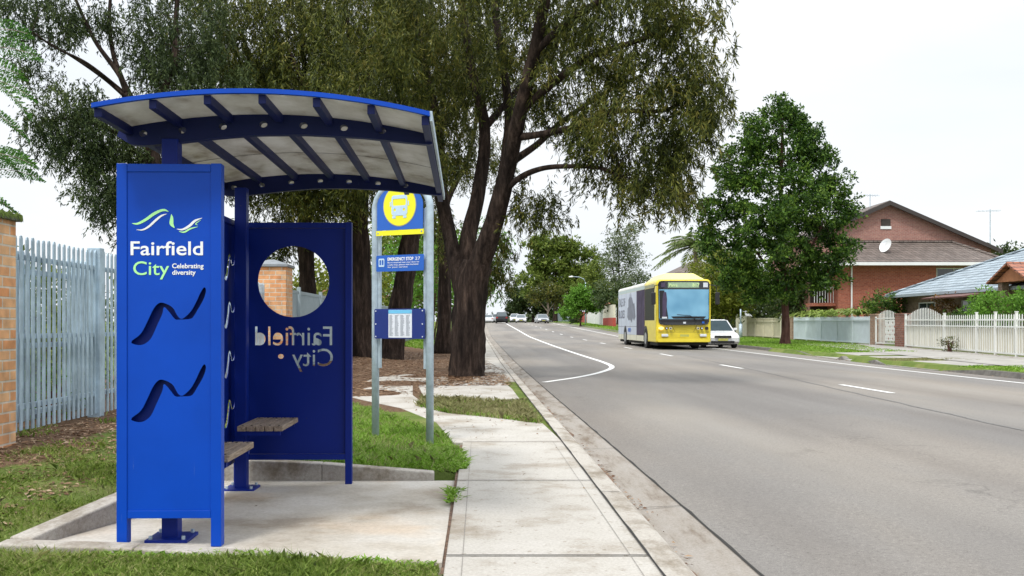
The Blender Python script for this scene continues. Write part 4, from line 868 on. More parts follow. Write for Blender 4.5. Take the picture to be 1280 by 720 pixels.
def car(name, label, loc, rz, paint, L_=4.2, Wd=1.72, Hh=1.42, hood=.95, suv=False, cat='car', group=None):
    t_ = thing(name, label, cat, loc, rz, group); w2 = Wd/2; hz = Hh*(.60 if not suv else .62); g = .20 if not suv else .28
    # front faces -y at y=0
    prof = [(.03,g+.12),(.0,g+.32),(.06,hz*.74),(.22,hz*.84),(hood,hz),(L_-.45,hz+.05),(L_-.05,hz*.96),(L_,hz*.6),(L_-.03,g+.10),(L_-.2,g),(.25,g)]
    secs = [(-w2,.06,.90),(-w2+.07,.0,1),(-w2*.5,-.045,1.0),(0,-.06,1.005),(w2*.5,-.045,1.0),(w2-.07,0,1),(w2,.06,.90)]
    mb = MB(); vs = []; n = len(prof)
    for x, dy, k in secs:
        for (y, z) in prof:
            yy2 = y+(dy*1.6 if y < L_/2 else -dy*.8); zz2 = z if z < hz*.7 else hz*.7+(z-hz*.7)*(1 if k >= 1 else .55); vs.append((x, yy2, zz2))
    fs = [(i*n+j, i*n+(j+1)%n, (i+1)*n+(j+1)%n, (i+1)*n+j) for i in range(len(secs)-1) for j in range(n)]+[tuple(range(n)), tuple(range((len(secs)-1)*n, len(secs)*n))[::-1]]
    mb.add(vs, fs); body = mb.build('body', paint, t_, .02, smooth=False, world=False)
    y0, y1 = hood-.05, L_-(.35 if suv else .55); ty0, ty1 = hood+(.62 if not suv else .5), L_-(.55 if suv else 1.15)
    b = [(-w2+.06,y0,hz-.04),(w2-.06,y0,hz-.04),(w2-.06,y1,hz),(-w2+.06,y1,hz)]; tt = [(-w2+.25,ty0,Hh-.05),(w2-.25,ty0,Hh-.05),(w2-.25,ty1,Hh-.05),(-w2+.25,ty1,Hh-.05)]
    MB().hexa(b, tt).build('windows', M_CG, t_, .015, world=False)
    mb = MB(); mb.hexa([(a,c-.02 if c < 2 else c+.02,z) for a,c,z in tt], [(a*.86,c+(.12 if i<2 else -.12),Hh) for i,(a,c,z) in enumerate(tt)]); 
    for i in range(4): mb.cyl(Vector(b[i]), Vector(tt[i]), .035, 6)
    for sx in (-1,1):
        ym = (y0+y1)/2+.1; mb.cyl((sx*(w2-.05),ym,hz-.02),(sx*(w2-.24),ym,Hh-.05),.035,6)
    mb.build('roof', paint, t_, .012, world=False)
    for sx in (-1,1):
        for yw in (.78, L_-.78): wheel(t_, sx*(w2-.10), yw, .31 if not suv else .36, .2, sx)
        mb = MB(); mb.hexa([(sx*(w2-.42),-.03,hz*.60),(sx*(w2-.06),.06,hz*.60),(sx*(w2-.06),.12,hz*.60),(sx*(w2-.42),.06,hz*.60)], [(sx*(w2-.40),.0,hz*.76),(sx*(w2-.05),.15,hz*.78),(sx*(w2-.05),.2,hz*.78),(sx*(w2-.40),.1,hz*.76)]); mb.build('headlight', M_LAMP, t_, world=False)
        mb = MB(); mb.box(*sorted((sx*(w2-.32),sx*(w2-.06))),L_-.02,L_+.012,hz*.7,hz*.9); mb.build('tail_light', M_RED, t_, world=False)
        mb = MB(); mb.box(*sorted((sx*(w2-.01),sx*(w2+.17))),y0+.25,y0+.38,hz+.02,hz+.14); mb.build('mirror', paint, t_, .02, world=False)
    mb = MB(); mb.box(-w2+.46,w2-.46,-.135,-.02,hz*.60,hz*.73); mb.box(-w2+.3,w2-.3,-.11,-.02,g+.04,g+.16); mb.build('grille', M_GRILLE, t_, world=False)
    mb = MB(); mb.box(-.24,.24,-.125,-.118,g+.17,g+.28); mb.build('number_plate', M_PLATE, t_, world=False)
    mb = MB(); mb.box(-.24,.24,L_+.01,L_+.02,hz*.62,hz*.74); mb.build('number_plate', M_PLATE, t_, world=False)
    mb = MB(); mb.box(-w2+.12,w2-.12,.2,L_-.2,.16,.3); mb.build('underbody', M_BLACK, t_, world=False)
    return t_
def on(x, y): return (x, y, crown(x, y) if x < 12.4 else rz_(y))
car('parked_car', 'white hatchback at the kerb beside the yellow bus', on(11.85,46.9), 0, M_CW)
car('oncoming_car', 'silver sedan coming over the crest in front of the grey fence', on(9.95,150), R(4), M_CS, 4.6,1.8,1.45,group='cars far up the road')
car('oncoming_car', 'nearer of the two white cars in the middle of the far road', on(6.75,158), R(-2), M_CW, 4.5,1.75,1.4,group='cars far up the road')
car('oncoming_car', 'white car half hidden behind another white car on the crest', on(6.3,174), R(-2), M_CW, 4.3,1.75,1.6,group='cars far up the road',suv=True)
c_ = car('departing_car', 'black four-wheel drive heading away in the left lane at the crest', on(3.35,152), R(180), M_CK, 4.7,1.85,1.72,suv=True,group='cars far up the road')
car('departing_car', 'white car leftmost on the crest, just right of the big tree trunk', on(1.45,172), R(180), M_CW, 4.4,1.75,1.45,group='cars far up the road')
car('departing_car', 'silver car between the white one and the black four-wheel drive', on(2.6,184), R(180), M_CS, 4.6,1.78,1.6,suv=True,group='cars far up the road')

# bus
bus = thing('bus', 'yellow city bus with a pale advertising side coming towards the stop', 'bus', on(9.25,43.5), 0)
bus.location.z += .0
M_BY = mat('bus_yellow', (.74,.60,.045), .28, var=.10, vs=1.2, spec=.5); M_LILAC = mat('advert_lilac', (.50,.55,.66), .35, var=.06, vs=.8); M_PURP = mat('advert_grey', (.075,.06,.10), .7, var=.25, vs=2, spec=.1); M_WS = mat('windscreen_sky_reflection', (.12,.34,.54), .08, var=.18, vs=.7, col2=(.22,.47,.65), spec=.6, detail=2)  # windscreen base colour has the reflected pale sky painted into it
M_DEST = mat('destination_display', (.30,.42,.27), .4, var=.15, vs=8); M_DTXT = mat('display_letters', (.62,.80,.40), .4); M_AMB = mat('amber_lamp', (1,.62,.22), .3, emit=1.2); M_ADV = mat('advert_silhouette', (.13,.14,.20), .4, var=.3, vs=3); M_CREAMB = mat('bus_cream', (.66,.64,.50), .35, var=.05); M_SCR = mat('bus_glass_black', (.012,.014,.018), .1, spec=.8)
BL = 12.1; M_ROOFW = mat('roof_cream_white', (.66,.67,.62), .35, var=.05)
def ring(sx, z0, z1, r, y, fr=0):
    o = []
    for cx, cz, a0 in ((sx-r,z1-r,0),(-sx+r,z1-r,90),(-sx+.05,z0+.05,180),(sx-.05,z0+.05,270)):
        rr_ = r if cz > 1 else .05
        for k in range(5): a = R(a0+k*22.5); o.append((cx+rr_*math.cos(a), y+fr*abs(cx)**2, cz+rr_*math.sin(a)))
    return o
mb = MB(); secs = [ring(1.14,.42,3.10,.14,-.02,.10), ring(1.22,.36,3.18,.18,.05,.06), ring(1.25,.34,3.21,.18,.2), ring(1.25,.34,3.21,.18,BL-.15), ring(1.2,.38,3.15,.16,BL)]
n = 20; vs = [v for s_ in secs for v in s_]; fs = [(i*n+j, i*n+(j+1)%n, (i+1)*n+(j+1)%n, (i+1)*n+j) for i in range(4) for j in range(n)]+[tuple(range(n)), tuple(range(4*n,5*n))[::-1]]
mb.add(vs, fs); mb.build('body', M_BY, bus, world=False)
mb = MB(); A_ = [(x*1.004, 3.2, z+(.006 if z > 3 else 0)) for x, y, z in secs[3][:10]]; B_ = [(x, BL-.1, z) for x, y, z in A_]; mb.strip(A_, B_); mb.build('roof_wrap', M_ROOFW, bus, world=False)
def fy(x): return -.03+.10*abs(x)**2-.02      # front surface depth
def fpanel(name, pts, m, parent, off=.012, n_=10):
    """panel following the curved nose; pts = outline rows [(z, xl, xr)]"""
    mb = MB(); rows = []
    for z, xl, xr in pts: rows.append([(xl+(xr-xl)*k/n_, fy(xl+(xr-xl)*k/n_)-off, z) for k in range(n_+1)])
    for a, b in zip(rows, rows[1:]): mb.strip(a, b)
    return mb.build(name, m, parent, smooth=False, world=False)
ws = fpanel('windscreen_surround', [(1.13,-.95,.95),(1.17,-1.08,1.08),(1.28,-1.15,1.15),(3.0,-1.17,1.17),(3.1,-1.12,1.12),(3.13,-1.02,1.02)], M_SCR, bus, .02)
fpanel('windscreen', [(1.40,-1.10,1.10),(1.46,-1.12,1.12),(2.74,-1.13,1.13)], M_WS, ws, .03)
fpanel('windscreen', [(1.25,-1.05,1.05),(1.36,-1.1,1.1)], M_GRILLE, ws, .03)
fpanel('dark_strip', [(1.42,-1.10,-.72),(2.7,-1.12,-.90)], M_GRILLE, ws, .0355,4)
fpanel('driver_silhouette', [(1.5,-.98,-.82),(2.3,-.98,-.78),(2.62,-.93,-.82)], M_PURP, ws, .04,4)
de = fpanel('destination_sign', [(2.82,-.74,.66),(3.06,-.74,.66)], M_DEST, ws, .035)
text('lettering', 'Parramatta', .19, -.70, fy(.6)-.06, 2.87, M_DTXT, de, bold=.004, sx=.9); text('lettering', '817', .21, .36, fy(.6)-.06, 2.87, M_DTXT, de, bold=.006)
fpanel('route_card', [(2.84,.86,1.08),(3.05,.86,1.08)], M_LAMP, ws, .04, 3); fpanel('route_card', [(2.84,-1.05,-.86),(3.05,-1.05,-.86)], M_PURP, ws, .04, 3)
fpanel('sticker', [(1.42,-1.0,-.78),(1.50,-1.0,-.78)], M_LAMP, ws, .045, 3)
mb = MB(); mb.tube([(.55,-.10,1.34),(.25,-.13,1.55),(-.35,-.13,1.60)],.016,5); mb.tube([(.95,-.06,1.36),(.6,-.12,1.50),(.0,-.13,1.52)],.016,5); mb.each('wiper', M_GRILLE, bus, world=False)
fpanel('badge', [(1.19,-.05,.05),(1.27,-.07,.07)], M_LAMP, ws, .04, 3); fpanel('badge', [(1.20,.80,.92),(1.29,.80,.92)], M_SBLUE, ws, .04, 3)
fpanel('bumper', [(.36,-1.16,1.16),(.50,-1.19,1.19),(.52,-1.19,1.19)], M_BY, bus, .035); fpanel('bumper_line', [(.80,-1.16,1.16),(.815,-1.16,1.16)], M_GRILLE, bus, .022)
for sx in (-1,1):
    mb = MB(); mb.tube([(sx*.42,fy(.42)-.02,.82),(sx*.58,fy(.58)-.02,1.13)],.008,4); mb.build('panel_line', M_GRILLE, bus, world=False)
    for k, (xx, m_, r_) in enumerate(((1.03,M_AMB if sx < 0 else M_GRILLE,.075),(.80,M_GRILLE,.06),(.62,M_CREAMB,.06))):
        x = sx*xx; mb = MB(); mb.cyl((x,fy(x)-.06,.98),(x,fy(x)+.03,.98),r_,16); 
        if k == 0 and sx < 0: mb.box(x-.12,x+.1,fy(x)-.065,fy(x),.94,1.03)
        h_ = mb.build('headlight', m_, bus, world=False)
        if k: MB().cyl((x,fy(x)-.065,.98),(x,fy(x)-.061,.98),r_*.6,12).build('lens', M_LAMP if k == 1 else M_GRILLE, h_, world=False)
    mb = MB(); xx = sorted((sx*.72,sx*1.02)); mb.box(xx[0],xx[1],fy(.9)-.06,fy(.9)+.05,.60,.72); mb.build('fog_light', M_LAMP, bus, .02, world=False)
    for yw in (2.8, 9.3):
        rr2 = .49; wl = MB().cyl((sx*.97,yw,rr2),(sx*1.265,yw,rr2),rr2,24).build('wheel', M_TYRE, bus, .03, world=False); MB().cyl((sx*1.266,yw,rr2),(sx*1.275,yw,rr2),.28,20).build('rim', M_RIM, wl, world=False)
        MB().add([(sx*1.2585,yw+.60*math.cos(a),.50+.60*math.sin(a)) for a in np.linspace(-.2,math.pi+.2,16)],[tuple(range(16))]).build('wheel_arch', M_GRILLE, bus, world=False)
        
    mb = MB(); mb.tube([(sx*1.15,.05,2.95),(sx*1.38,-.22,2.90),(sx*1.42,-.25,2.6)],.02,5); ar = mb.build('mirror', M_GRILLE, bus, world=False); MB().box(*sorted((sx*1.34,sx*1.54)),-.32,-.22,2.05,2.6).build('mirror_head', M_GRILLE, ar, .03, world=False)
    mb = MB(); mb.box(*sorted((sx*1.251,sx*1.256)),.55,3.05,1.35,2.85); mb.build('side_window', mat('tinted_side_glass', (.02,.022,.015), .5, spec=.15), bus, world=False)
    mb = MB(); mb.box(*sorted((sx*1.251,sx*1.257)),3.1,5.5,.62,2.86); mb.build('advert', M_PURP, bus, world=False)
    mb = MB(); mb.box(*sorted((sx*1.251,sx*1.257)),5.51,BL-.16,.62,2.86); ad_ = mb.build('advert', M_LILAC, bus, world=False)
    mb = MB(); mb.box(*sorted((sx*1.251,sx*1.255)),3.11,BL-.16,2.87,3.03); mb.build('cantrail', mat('bus_cantrail',(.36,.46,.44),.3,var=.1), bus, world=False)
    mb = MB(); mb.box(*sorted((sx*1.251,sx*1.255)),.6,3.1,2.87,3.02); mb.build('cantrail', mat('bus_cantrail_olive',(.20,.20,.05),.3,var=.2), bus, world=False)
    mb = MB(); mb.box(*sorted((sx*1.251,sx*1.256)),3.2,BL-.16,.34,.61); mb.build('skirt', M_CREAMB, bus, world=False)
sil = [(0,.0),(.1,.5),(.3,.55),(.34,.95),(.5,1.0),(.55,1.25),(.62,1.02),(.9,1.08),(1.0,1.3),(1.12,1.05),(1.3,1.0),(1.6,.7),(1.9,.72),(2.1,.35),(2.2,.0),(1.8,-.2),(1.5,-.05),(1.2,-.3),(.8,-.12),(.4,-.18)]
me = curve_mesh([[(-(a-1.1)*1.25, b) for a, b in sil]], .003); stand(me, -1.2605, 7.2, 1.55, 'yz'); link('advert_picture', setmat(me, M_ADV), ad_, 0, False)
for k, (s_, z_) in enumerate((('TALE OF',2.18),('BLOKES',1.52))):
    me = text_mesh(s_, .62, .01, .001); stand(me, -1.2615, 11.7, z_, 'yz', True); link('lettering', setmat(me, M_ADV), ad_, 0, False)
me = text_mesh('metro', .4, .01, .001); stand(me, -1.2615, 8.3, .78, 'yz', True); link('lettering', setmat(me, M_SBLUE), ad_, 0, False)
mb = MB(); mb.hexa([(-1.05,.35,3.2),(1.05,.35,3.2),(1.05,4.2,3.2),(-1.05,4.2,3.2)], [(-.66,1.0,3.52),(.66,1.0,3.52),(.66,3.9,3.52),(-.66,3.9,3.52)]); mb.build('roof_pod', mat('roof_pod_yellow',(.78,.70,.22),.35,var=.05), bus, .04, world=False)
mb = MB(); mb.box(-1.15,1.15,.3,BL-.2,.2,.345); mb.build('underbody', M_BLACK, bus, world=False)
mb = MB()
for sx in (-1, 1):
    for y_ in (5.5, 7.6, 9.0, 10.6, 11.7): mb.box(*sorted((sx*1.2572, sx*1.2590)), y_, y_+.02, .36, 2.86)
    for z_ in (1.05,): mb.box(*sorted((sx*1.2572, sx*1.2588)), 3.12, 11.9, z_, z_+.015)
mb.each('panel_seam', M_PURP, bus, world=False)
dr = MB(); dr.tube([(.62,.6,1.2),(.62,.6,1.75),(.62,.6,1.9)],[.24,.22,.08],8); 
fpanel('interior_glimpse', [(1.42,-.5,.9),(1.52,-.6,1.0)], M_GRILLE, ws, .037, 8)
fpanel('number_plate', [(.60,-.2,.2),(.70,-.2,.2)], M_PLATE, bus, .045, 3)

# ================================================================ TREES AND PLANTS
def _bark(c1, c2, c3):
    def f(tt, pp, N, MX, RP, BUMP):
        n = N(9, 8, .75, (1, 1, .16)); c = RP(n, [(.34, c1), (.5, c2), (.68, c3)]); c = MX(c, RP(N(1.2, 4, .5), [(.35, (.7,.7,.7)), (.65, (1.15,1.1,1.05))]), 1, 'MULTIPLY')
        tt.links.new(c, pp.inputs['Base Color']); pp.inputs['Roughness'].default_value = .95; pp.inputs['Specular IOR Level'].default_value = .15; BUMP(n, 1.0, .07)
    return f
M_BARK = posmat('dark_furrowed_bark', _bark((.010,.007,.006), (.034,.024,.020), (.10,.072,.058)))
M_BARK2 = posmat('red_brown_bark', _bark((.05,.025,.02), (.11,.055,.045), (.17,.10,.085)))
M_BARK3 = posmat('pale_bark', _bark((.16,.13,.11), (.28,.24,.2), (.42,.38,.33)))
L_EUC = leafmat('eucalypt_leaf', [(.014,.024,.005),(.032,.046,.009),(.070,.086,.015),(.14,.155,.025),(.22,.19,.045)], .22, .55)
L_EUC2 = leafmat('dark_eucalypt_leaf', [(.012,.024,.009),(.028,.048,.016),(.068,.098,.032),(.14,.18,.06)], .22, .55)
L_GREEN = leafmat('glossy_green_leaf', [(.011,.032,.005),(.028,.070,.010),(.075,.15,.02),(.20,.31,.045)], .3, .5)
L_LIME = leafmat('fresh_green_leaf', [(.07,.16,.02),(.12,.26,.03),(.20,.38,.06)], .4)
L_OLIVE = leafmat('olive_green_leaf', [(.09,.12,.015),(.17,.20,.025),(.27,.30,.05)], .4)
L_FAR = leafmat('far_leaf', [(.06,.105,.018),(.125,.175,.03),(.23,.28,.055)], .3)
L_FARP = leafmat('far_pale_leaf', [(.09,.12,.06),(.15,.19,.10),(.22,.26,.15)], .4)
L_FARD = leafmat('far_dark_leaf', [(.022,.042,.012),(.042,.07,.02),(.085,.115,.03)], .25)
L_FERN = leafmat('ferny_leaf', [(.03,.09,.015),(.06,.17,.025),(.14,.30,.05)], .35)
def leaves(name, P, D, Ln, Wd, m, parent):
    P = np.asarray(P, float); n = len(P); D = D/np.linalg.norm(D, axis=1, keepdims=True); rv = rng.normal(size=(n,3)); Wv = np.cross(D, rv); Wv /= np.linalg.norm(Wv, axis=1, keepdims=True)+1e-9
    Ln = Ln[:,None]; Wd = Wd[:,None]; bend = np.cross(D, Wv)*Ln*.08
    V = np.stack([P, P+D*Ln*.42+Wv*Wd*.5+bend, P+D*Ln, P+D*Ln*.42-Wv*Wd*.5+bend], 1).reshape(-1, 3)-np.array(ORG[parent])
    me = bpy.data.meshes.new(name); me.vertices.add(4*n); me.vertices.foreach_set('co', V.astype(np.float32).ravel()); me.loops.add(4*n); me.loops.foreach_set('vertex_index', np.arange(4*n, dtype=np.int32)); me.polygons.add(n); me.polygons.foreach_set('loop_start', np.arange(0, 4*n, 4, dtype=np.int32)); me.polygons.foreach_set('loop_total', np.full(n, 4, np.int32)); me.update(calc_edges=True)
    me.materials.append(m); return link(name, me, parent, 0, False)
def tree(name, label, cat, limbs, blobs, leafm, bark, per=40, spread=.38, ll=(.13,.20), lw=.028, droop=1.0, group=None, twig=.012, seg=.45, sides=14, rough=.07, minz=None, thin=1.0, cl_rad=None):
    base = Vector(limbs[0][0][0]); t_ = thing(name, label, cat, base, group=group); tb = MB(); N_ = []; Rd = []
    for i, (pts, r0, r1) in enumerate(limbs):
        C = catmull([tuple(p) for p in pts], 9 if i == 0 else 7); k = len(C); rad = [r0+(r1-r0)*(j/(k-1))**.8 for j in range(k)]
        if i == 0: 
            for j in range(min(6,k)): rad[j] *= 1+.32*(1-j/6)**2
        tb.tube(C, rad, sides if r0 > .12 else 8, rough=rough if r0 > .12 else .04)
        s0 = 0 if i else int(k*.6)
        for j in range(s0, k): N_.append(C[j]); Rd.append(rad[j])
    T = []
    for c, r, n in blobs:
        q = rng.normal(size=(int(n*thin),3)); q /= np.linalg.norm(q, axis=1, keepdims=True); q *= rng.uniform(.25, 1, (len(q),1))**.45; T.append(np.array(c)+q*np.array(r))
    T = np.concatenate(T)
    if minz is not None: T = T[T[:,2] > minz]
    N_ = np.array(N_); Rd = np.array(Rd); d0 = np.array([np.min(np.sum((N_-t)**2, 1)) for t in T]); T = T[np.argsort(d0)]
    cap = len(N_)+len(T)*4; NN = np.zeros((cap,3)); RR = np.zeros(cap); n = len(N_); NN[:n] = N_; RR[:n] = Rd
    for t in T:
        dv = t-NN[:n]; dd = np.sqrt(np.sum(dv**2, 1))+np.where(dv[:,2] < -.2, .25*np.abs(dv[:,2]), 0)+np.where(RR[:n] < twig*1.05, .25, 0); j = int(np.argmin(dd)); p = NN[j]; L_ = float(np.linalg.norm(t-p))
        r0 = min(RR[j]*.7, twig*.8+.010*L_+.001*L_*L_); up = np.array([0,0,.16*L_*droop]); mid = (p+t)/2+up+rng.normal(size=3)*.06*L_
        pts = []; ns = 3 if L_ < 1.5 else 5
        for k in range(ns+1): s_ = k/ns; pts.append(p*(1-s_)**2+mid*2*s_*(1-s_)+t*s_*s_)
        rad = [r0*(1-.65*k/ns) for k in range(ns+1)]; tb.tube(pts, rad, 4 if r0 < .03 else 6, cap=False)
        for k in range(1, ns+1):
            if n < cap: NN[n] = pts[k]; RR[n] = rad[k]; n += 1
    tb.build('trunk', bark, t_, smooth=True)
    m_ = int(per); K = len(T); cen = np.repeat(T, m_, 0)
    if droop > .5:       # leaves hang along drooping strands
        ns_ = 7; sid = rng.integers(0, ns_, len(cen))+np.repeat(np.arange(K)*ns_, m_); st0 = rng.normal(size=(K*ns_,3))*spread*.62; sdir = rng.normal(size=(K*ns_,3))*.42; sdir[:,2] = -1; sdir *= rng.uniform(.6,1.5,(K*ns_,1))*spread*1.5
        tt_ = rng.uniform(0, 1, (len(cen),1)); off = st0[sid]+sdir[sid]*tt_+rng.normal(size=cen.shape)*spread*.07; off[:,2] += spread*.5
        D = sdir[sid]/np.linalg.norm(sdir[sid],axis=1,keepdims=True)*.9+rng.normal(size=cen.shape)*.42
    else:
        ns_ = 6; sid = rng.integers(0, ns_, len(cen))+np.repeat(np.arange(K)*ns_, m_); st0 = rng.normal(size=(K*ns_,3))*spread*.75
        off = st0[sid]+rng.normal(size=cen.shape)*spread*.34; off[:,2] *= .85
        D = rng.normal(size=cen.shape)*.6+st0[sid]/spread*.4; D[:,2] -= droop*.5-.1
    ln = rng.uniform(ll[0], ll[1], len(cen)); leaves('crown', cen+off, D, ln, np.full(len(cen), lw)*rng.uniform(.7, 1.3, len(cen)), leafm, t_)
    return t_
def B(px, py, y, rx, ry, rz, n): return (tuple(W(px, py, y)), (rx, ry, rz), n)

# the big furrowed street tree beside the footpath
limbs = [([W(584,472,21.3)-Vector((0,0,.15)), W(584,455,21.3), W(585,420,21.3), W(587,385,21.3), W(590,352,21.3), W(597,330,21.3)], .405, .34),
 ([W(580,368,21.3), W(570,330,21.5), W(560,285,21.8), W(550,230,22), W(545,150,22.5), W(528,70,23), W(505,-40,24)], .21, .07),
 ([W(594,345,21.3), W(607,310,21.1), W(621,265,20.8), W(636,205,20.5), W(650,140,20), W(668,65,19.5), W(690,-40,19)], .27, .10),
 ([W(588,350,21.4), W(585,300,21.6), W(598,240,21.8), W(606,160,22), W(588,80,22.3), W(572,-30,22.6)], .22, .08),
 ([W(617,280,20.9), W(630,215,21.6), W(636,140,22), W(625,60,22.4), W(612,-50,23)], .15, .07),
 ([W(627,243,20.7), W(650,222,20.4), W(680,210,20), W(715,208,19.6), W(750,210,19.2), W(775,222,18.8)], .075, .035),
 ([W(644,172,20.3), W(675,168,19.8), W(720,158,19.3), W(765,140,19), W(830,138,18.6), W(862,118,18.4)], .09, .03),
 ([W(650,140,20), W(690,105,19.6), W(740,70,19), W(800,50,18.5), W(850,30,18)], .10, .035),
 ([W(636,205,20.5), W(672,180,21), W(705,150,21.5), W(750,120,22), W(800,95,22.5)], .09, .035),
 ([W(668,65,19.5), W(720,20,19), W(790,-20,18.5), W(860,-60,18)], .09, .04),
 ([W(606,160,22), W(640,120,22.5), W(690,60,23), W(720,10,23)], .09, .04),
 ([W(553,230,22), W(520,190,21), W(480,160,20.3), W(440,140,20)], .08, .03)]
bl = [B(885,120,18.2,.45,1.0,.7,26),B(862,165,18.2,.6,1.1,.8,34),B(828,210,18.5,.7,1.2,.6,34),B(815,243,18.7,.8,1.2,.4,26),B(850,130,18.5,.9,1.2,.8,30),B(870,55,18,.6,1,.6,26),B(850,5,18,.9,1.2,.6,30),B(800,30,18.5,1.0,1.4,.8,40),B(790,110,19,1.0,1.4,.6,34),B(760,160,19,1.1,1.4,.5,34),B(790,190,19,1.1,1.2,.6,40),B(745,205,19.6,.7,1.2,.35,16),B(720,110,20,1.2,1.6,.6,34),B(735,50,20,1.3,1.8,.9,50),B(690,140,20.5,.9,1.4,.5,22),B(700,10,20,1.5,2,1,55),B(770,-20,19,1.5,2,.9,40),B(665,255,21,.38,.6,.55,18),B(690,262,20.8,.25,.4,.5,9),B(622,330,21.8,.25,.5,.4,12),B(635,300,22,.28,.5,.3,8),B(640,20,21,1.4,2,1.2,60),B(640,90,22,1.1,1.6,.8,30),B(565,20,22,1.8,2.2,1.5,100),B(520,100,21.5,1.2,1.8,1.4,95),B(500,190,21.2,1.1,1.6,1.0,75),B(545,170,23,.9,1.2,1.2,50),B(600,120,23.5,1.0,1.2,1.2,36),B(470,60,21,1.4,1.8,1.4,85),B(850,-60,17.5,2,2.5,.9,30),B(660,-70,20,3.5,3,1.0,50),B(500,-40,21,2,2.5,.9,50)]
tree('gum_tree','biggest dark furrowed tree at the kerb, its limbs arching over the road','tree',limbs,bl,L_EUC,M_BARK,per=135,spread=.25,lw=.024,ll=(.10,.17),sides=28,rough=.05,thin=.72)
def trunk_tree(label, x, y, z0, r, lean, py0, limbsx, bl, thin=.8, m=L_EUC, per=95, spread=.33, lw=.034, ll=(.13,.22), bark=M_BARK, sides=16, minz=None, name='gum_tree', **kw):
    h = kw.pop('h', 5.0); base = Vector((x,y,z0-.1)); top = Vector((x+lean, y, z0+h)); lm = [([base, base.lerp(top,.35)+Vector((.04,0,0)), base.lerp(top,.7), top], r, r*.7)]
    for q in limbsx: lm.append(([top.lerp(base,.12)]+[Vector(p) for p in q], r*.55, .05))
    return tree(name, label, 'tree', lm, bl, m, bark, per=per, spread=spread, lw=lw, ll=ll, sides=sides, thin=thin, minz=minz, group=kw.pop('group','trees in the mulch strip'), **kw)
# trees in the mulch strip behind
trunk_tree('dark trunk leaning right, framed between the two poles of the stop sign', -2.95,31,.02,.40,.9,447,
  [[W(520,200,31),W(530,100,31),W(540,-20,31)],[W(495,210,31),W(470,130,30),W(450,30,30)],[W(540,180,32),W(580,120,33),W(600,40,33)],[W(480,180,32),W(420,90,32),W(380,-30,33)]],
  [B(520,60,31,3,2.5,2.2,150),B(470,130,30,2.4,2,1.7,130),B(440,40,31,2.6,2.5,2,110),B(510,215,30,1.4,1.5,1.0,50),B(430,215,30,1.6,1.5,.9,80),B(400,100,32,2.5,2,2,110),B(590,60,33,2,2,2.2,70),B(545,290,34,.7,1,.9,16)], h=4.9)
trunk_tree('straight dark trunk left of the stop sign, just right of the shelter', -3.75,30.6,.12,.37,-.1,446,
  [[W(450,180,31),W(440,90,31),W(430,-20,31)],[W(440,220,31),W(400,150,30),W(360,60,30)],[W(460,210,31),W(480,120,32),W(500,30,33)]],
  [B(400,150,29,2,1.8,1.4,120),B(360,60,30,2.5,2.5,2.2,150),B(440,230,29,1.0,1.2,.9,50),B(395,245,29.5,1.4,1.2,.55,55),B(350,190,30,1.6,1.8,.9,80),B(440,20,31,2.4,2.5,1.8,90),B(320,120,30,2,2,1.4,90)], h=5.2)
trunk_tree('dark trunk standing directly behind and left of the biggest tree', -1.42,37,.08,.30,.05,443,
  [[W(556,230,37),W(552,150,37),W(560,40,37)],[W(560,250,37),W(590,180,38),W(600,90,38)],[W(545,240,37),W(520,160,38),W(500,60,38)]],
  [B(560,110,37,2.5,2.5,3,110),B(600,200,37,1.2,1.5,1.4,40),B(520,250,37,1.3,1.5,1.1,40),B(550,-10,37,3,3,1.6,80),B(600,330,38,.8,1,1.0,20)], h=5.6)
trunk_tree('dark trunk beyond the sheet fence, seen through the round shelter window', -5.75,32,.14,.32,-.1,430,
  [[W(385,170,32),W(380,80,32),W(370,-20,32)],[W(380,200,32),W(340,130,32),W(300,40,31)],[W(390,200,32),W(420,140,33),W(440,60,33)]],
  [B(330,40,31,2.6,2.5,2.2,140),B(270,60,30,2.2,2.2,2.2,120),B(400,60,33,2.4,2,2,80),B(340,215,31,1.6,1.6,.9,80),B(400,270,32,1.4,1.2,.7,40),B(330,300,33,1.2,1.0,.9,50),B(310,170,30,1.6,1.6,1.0,80)], h=5.4)
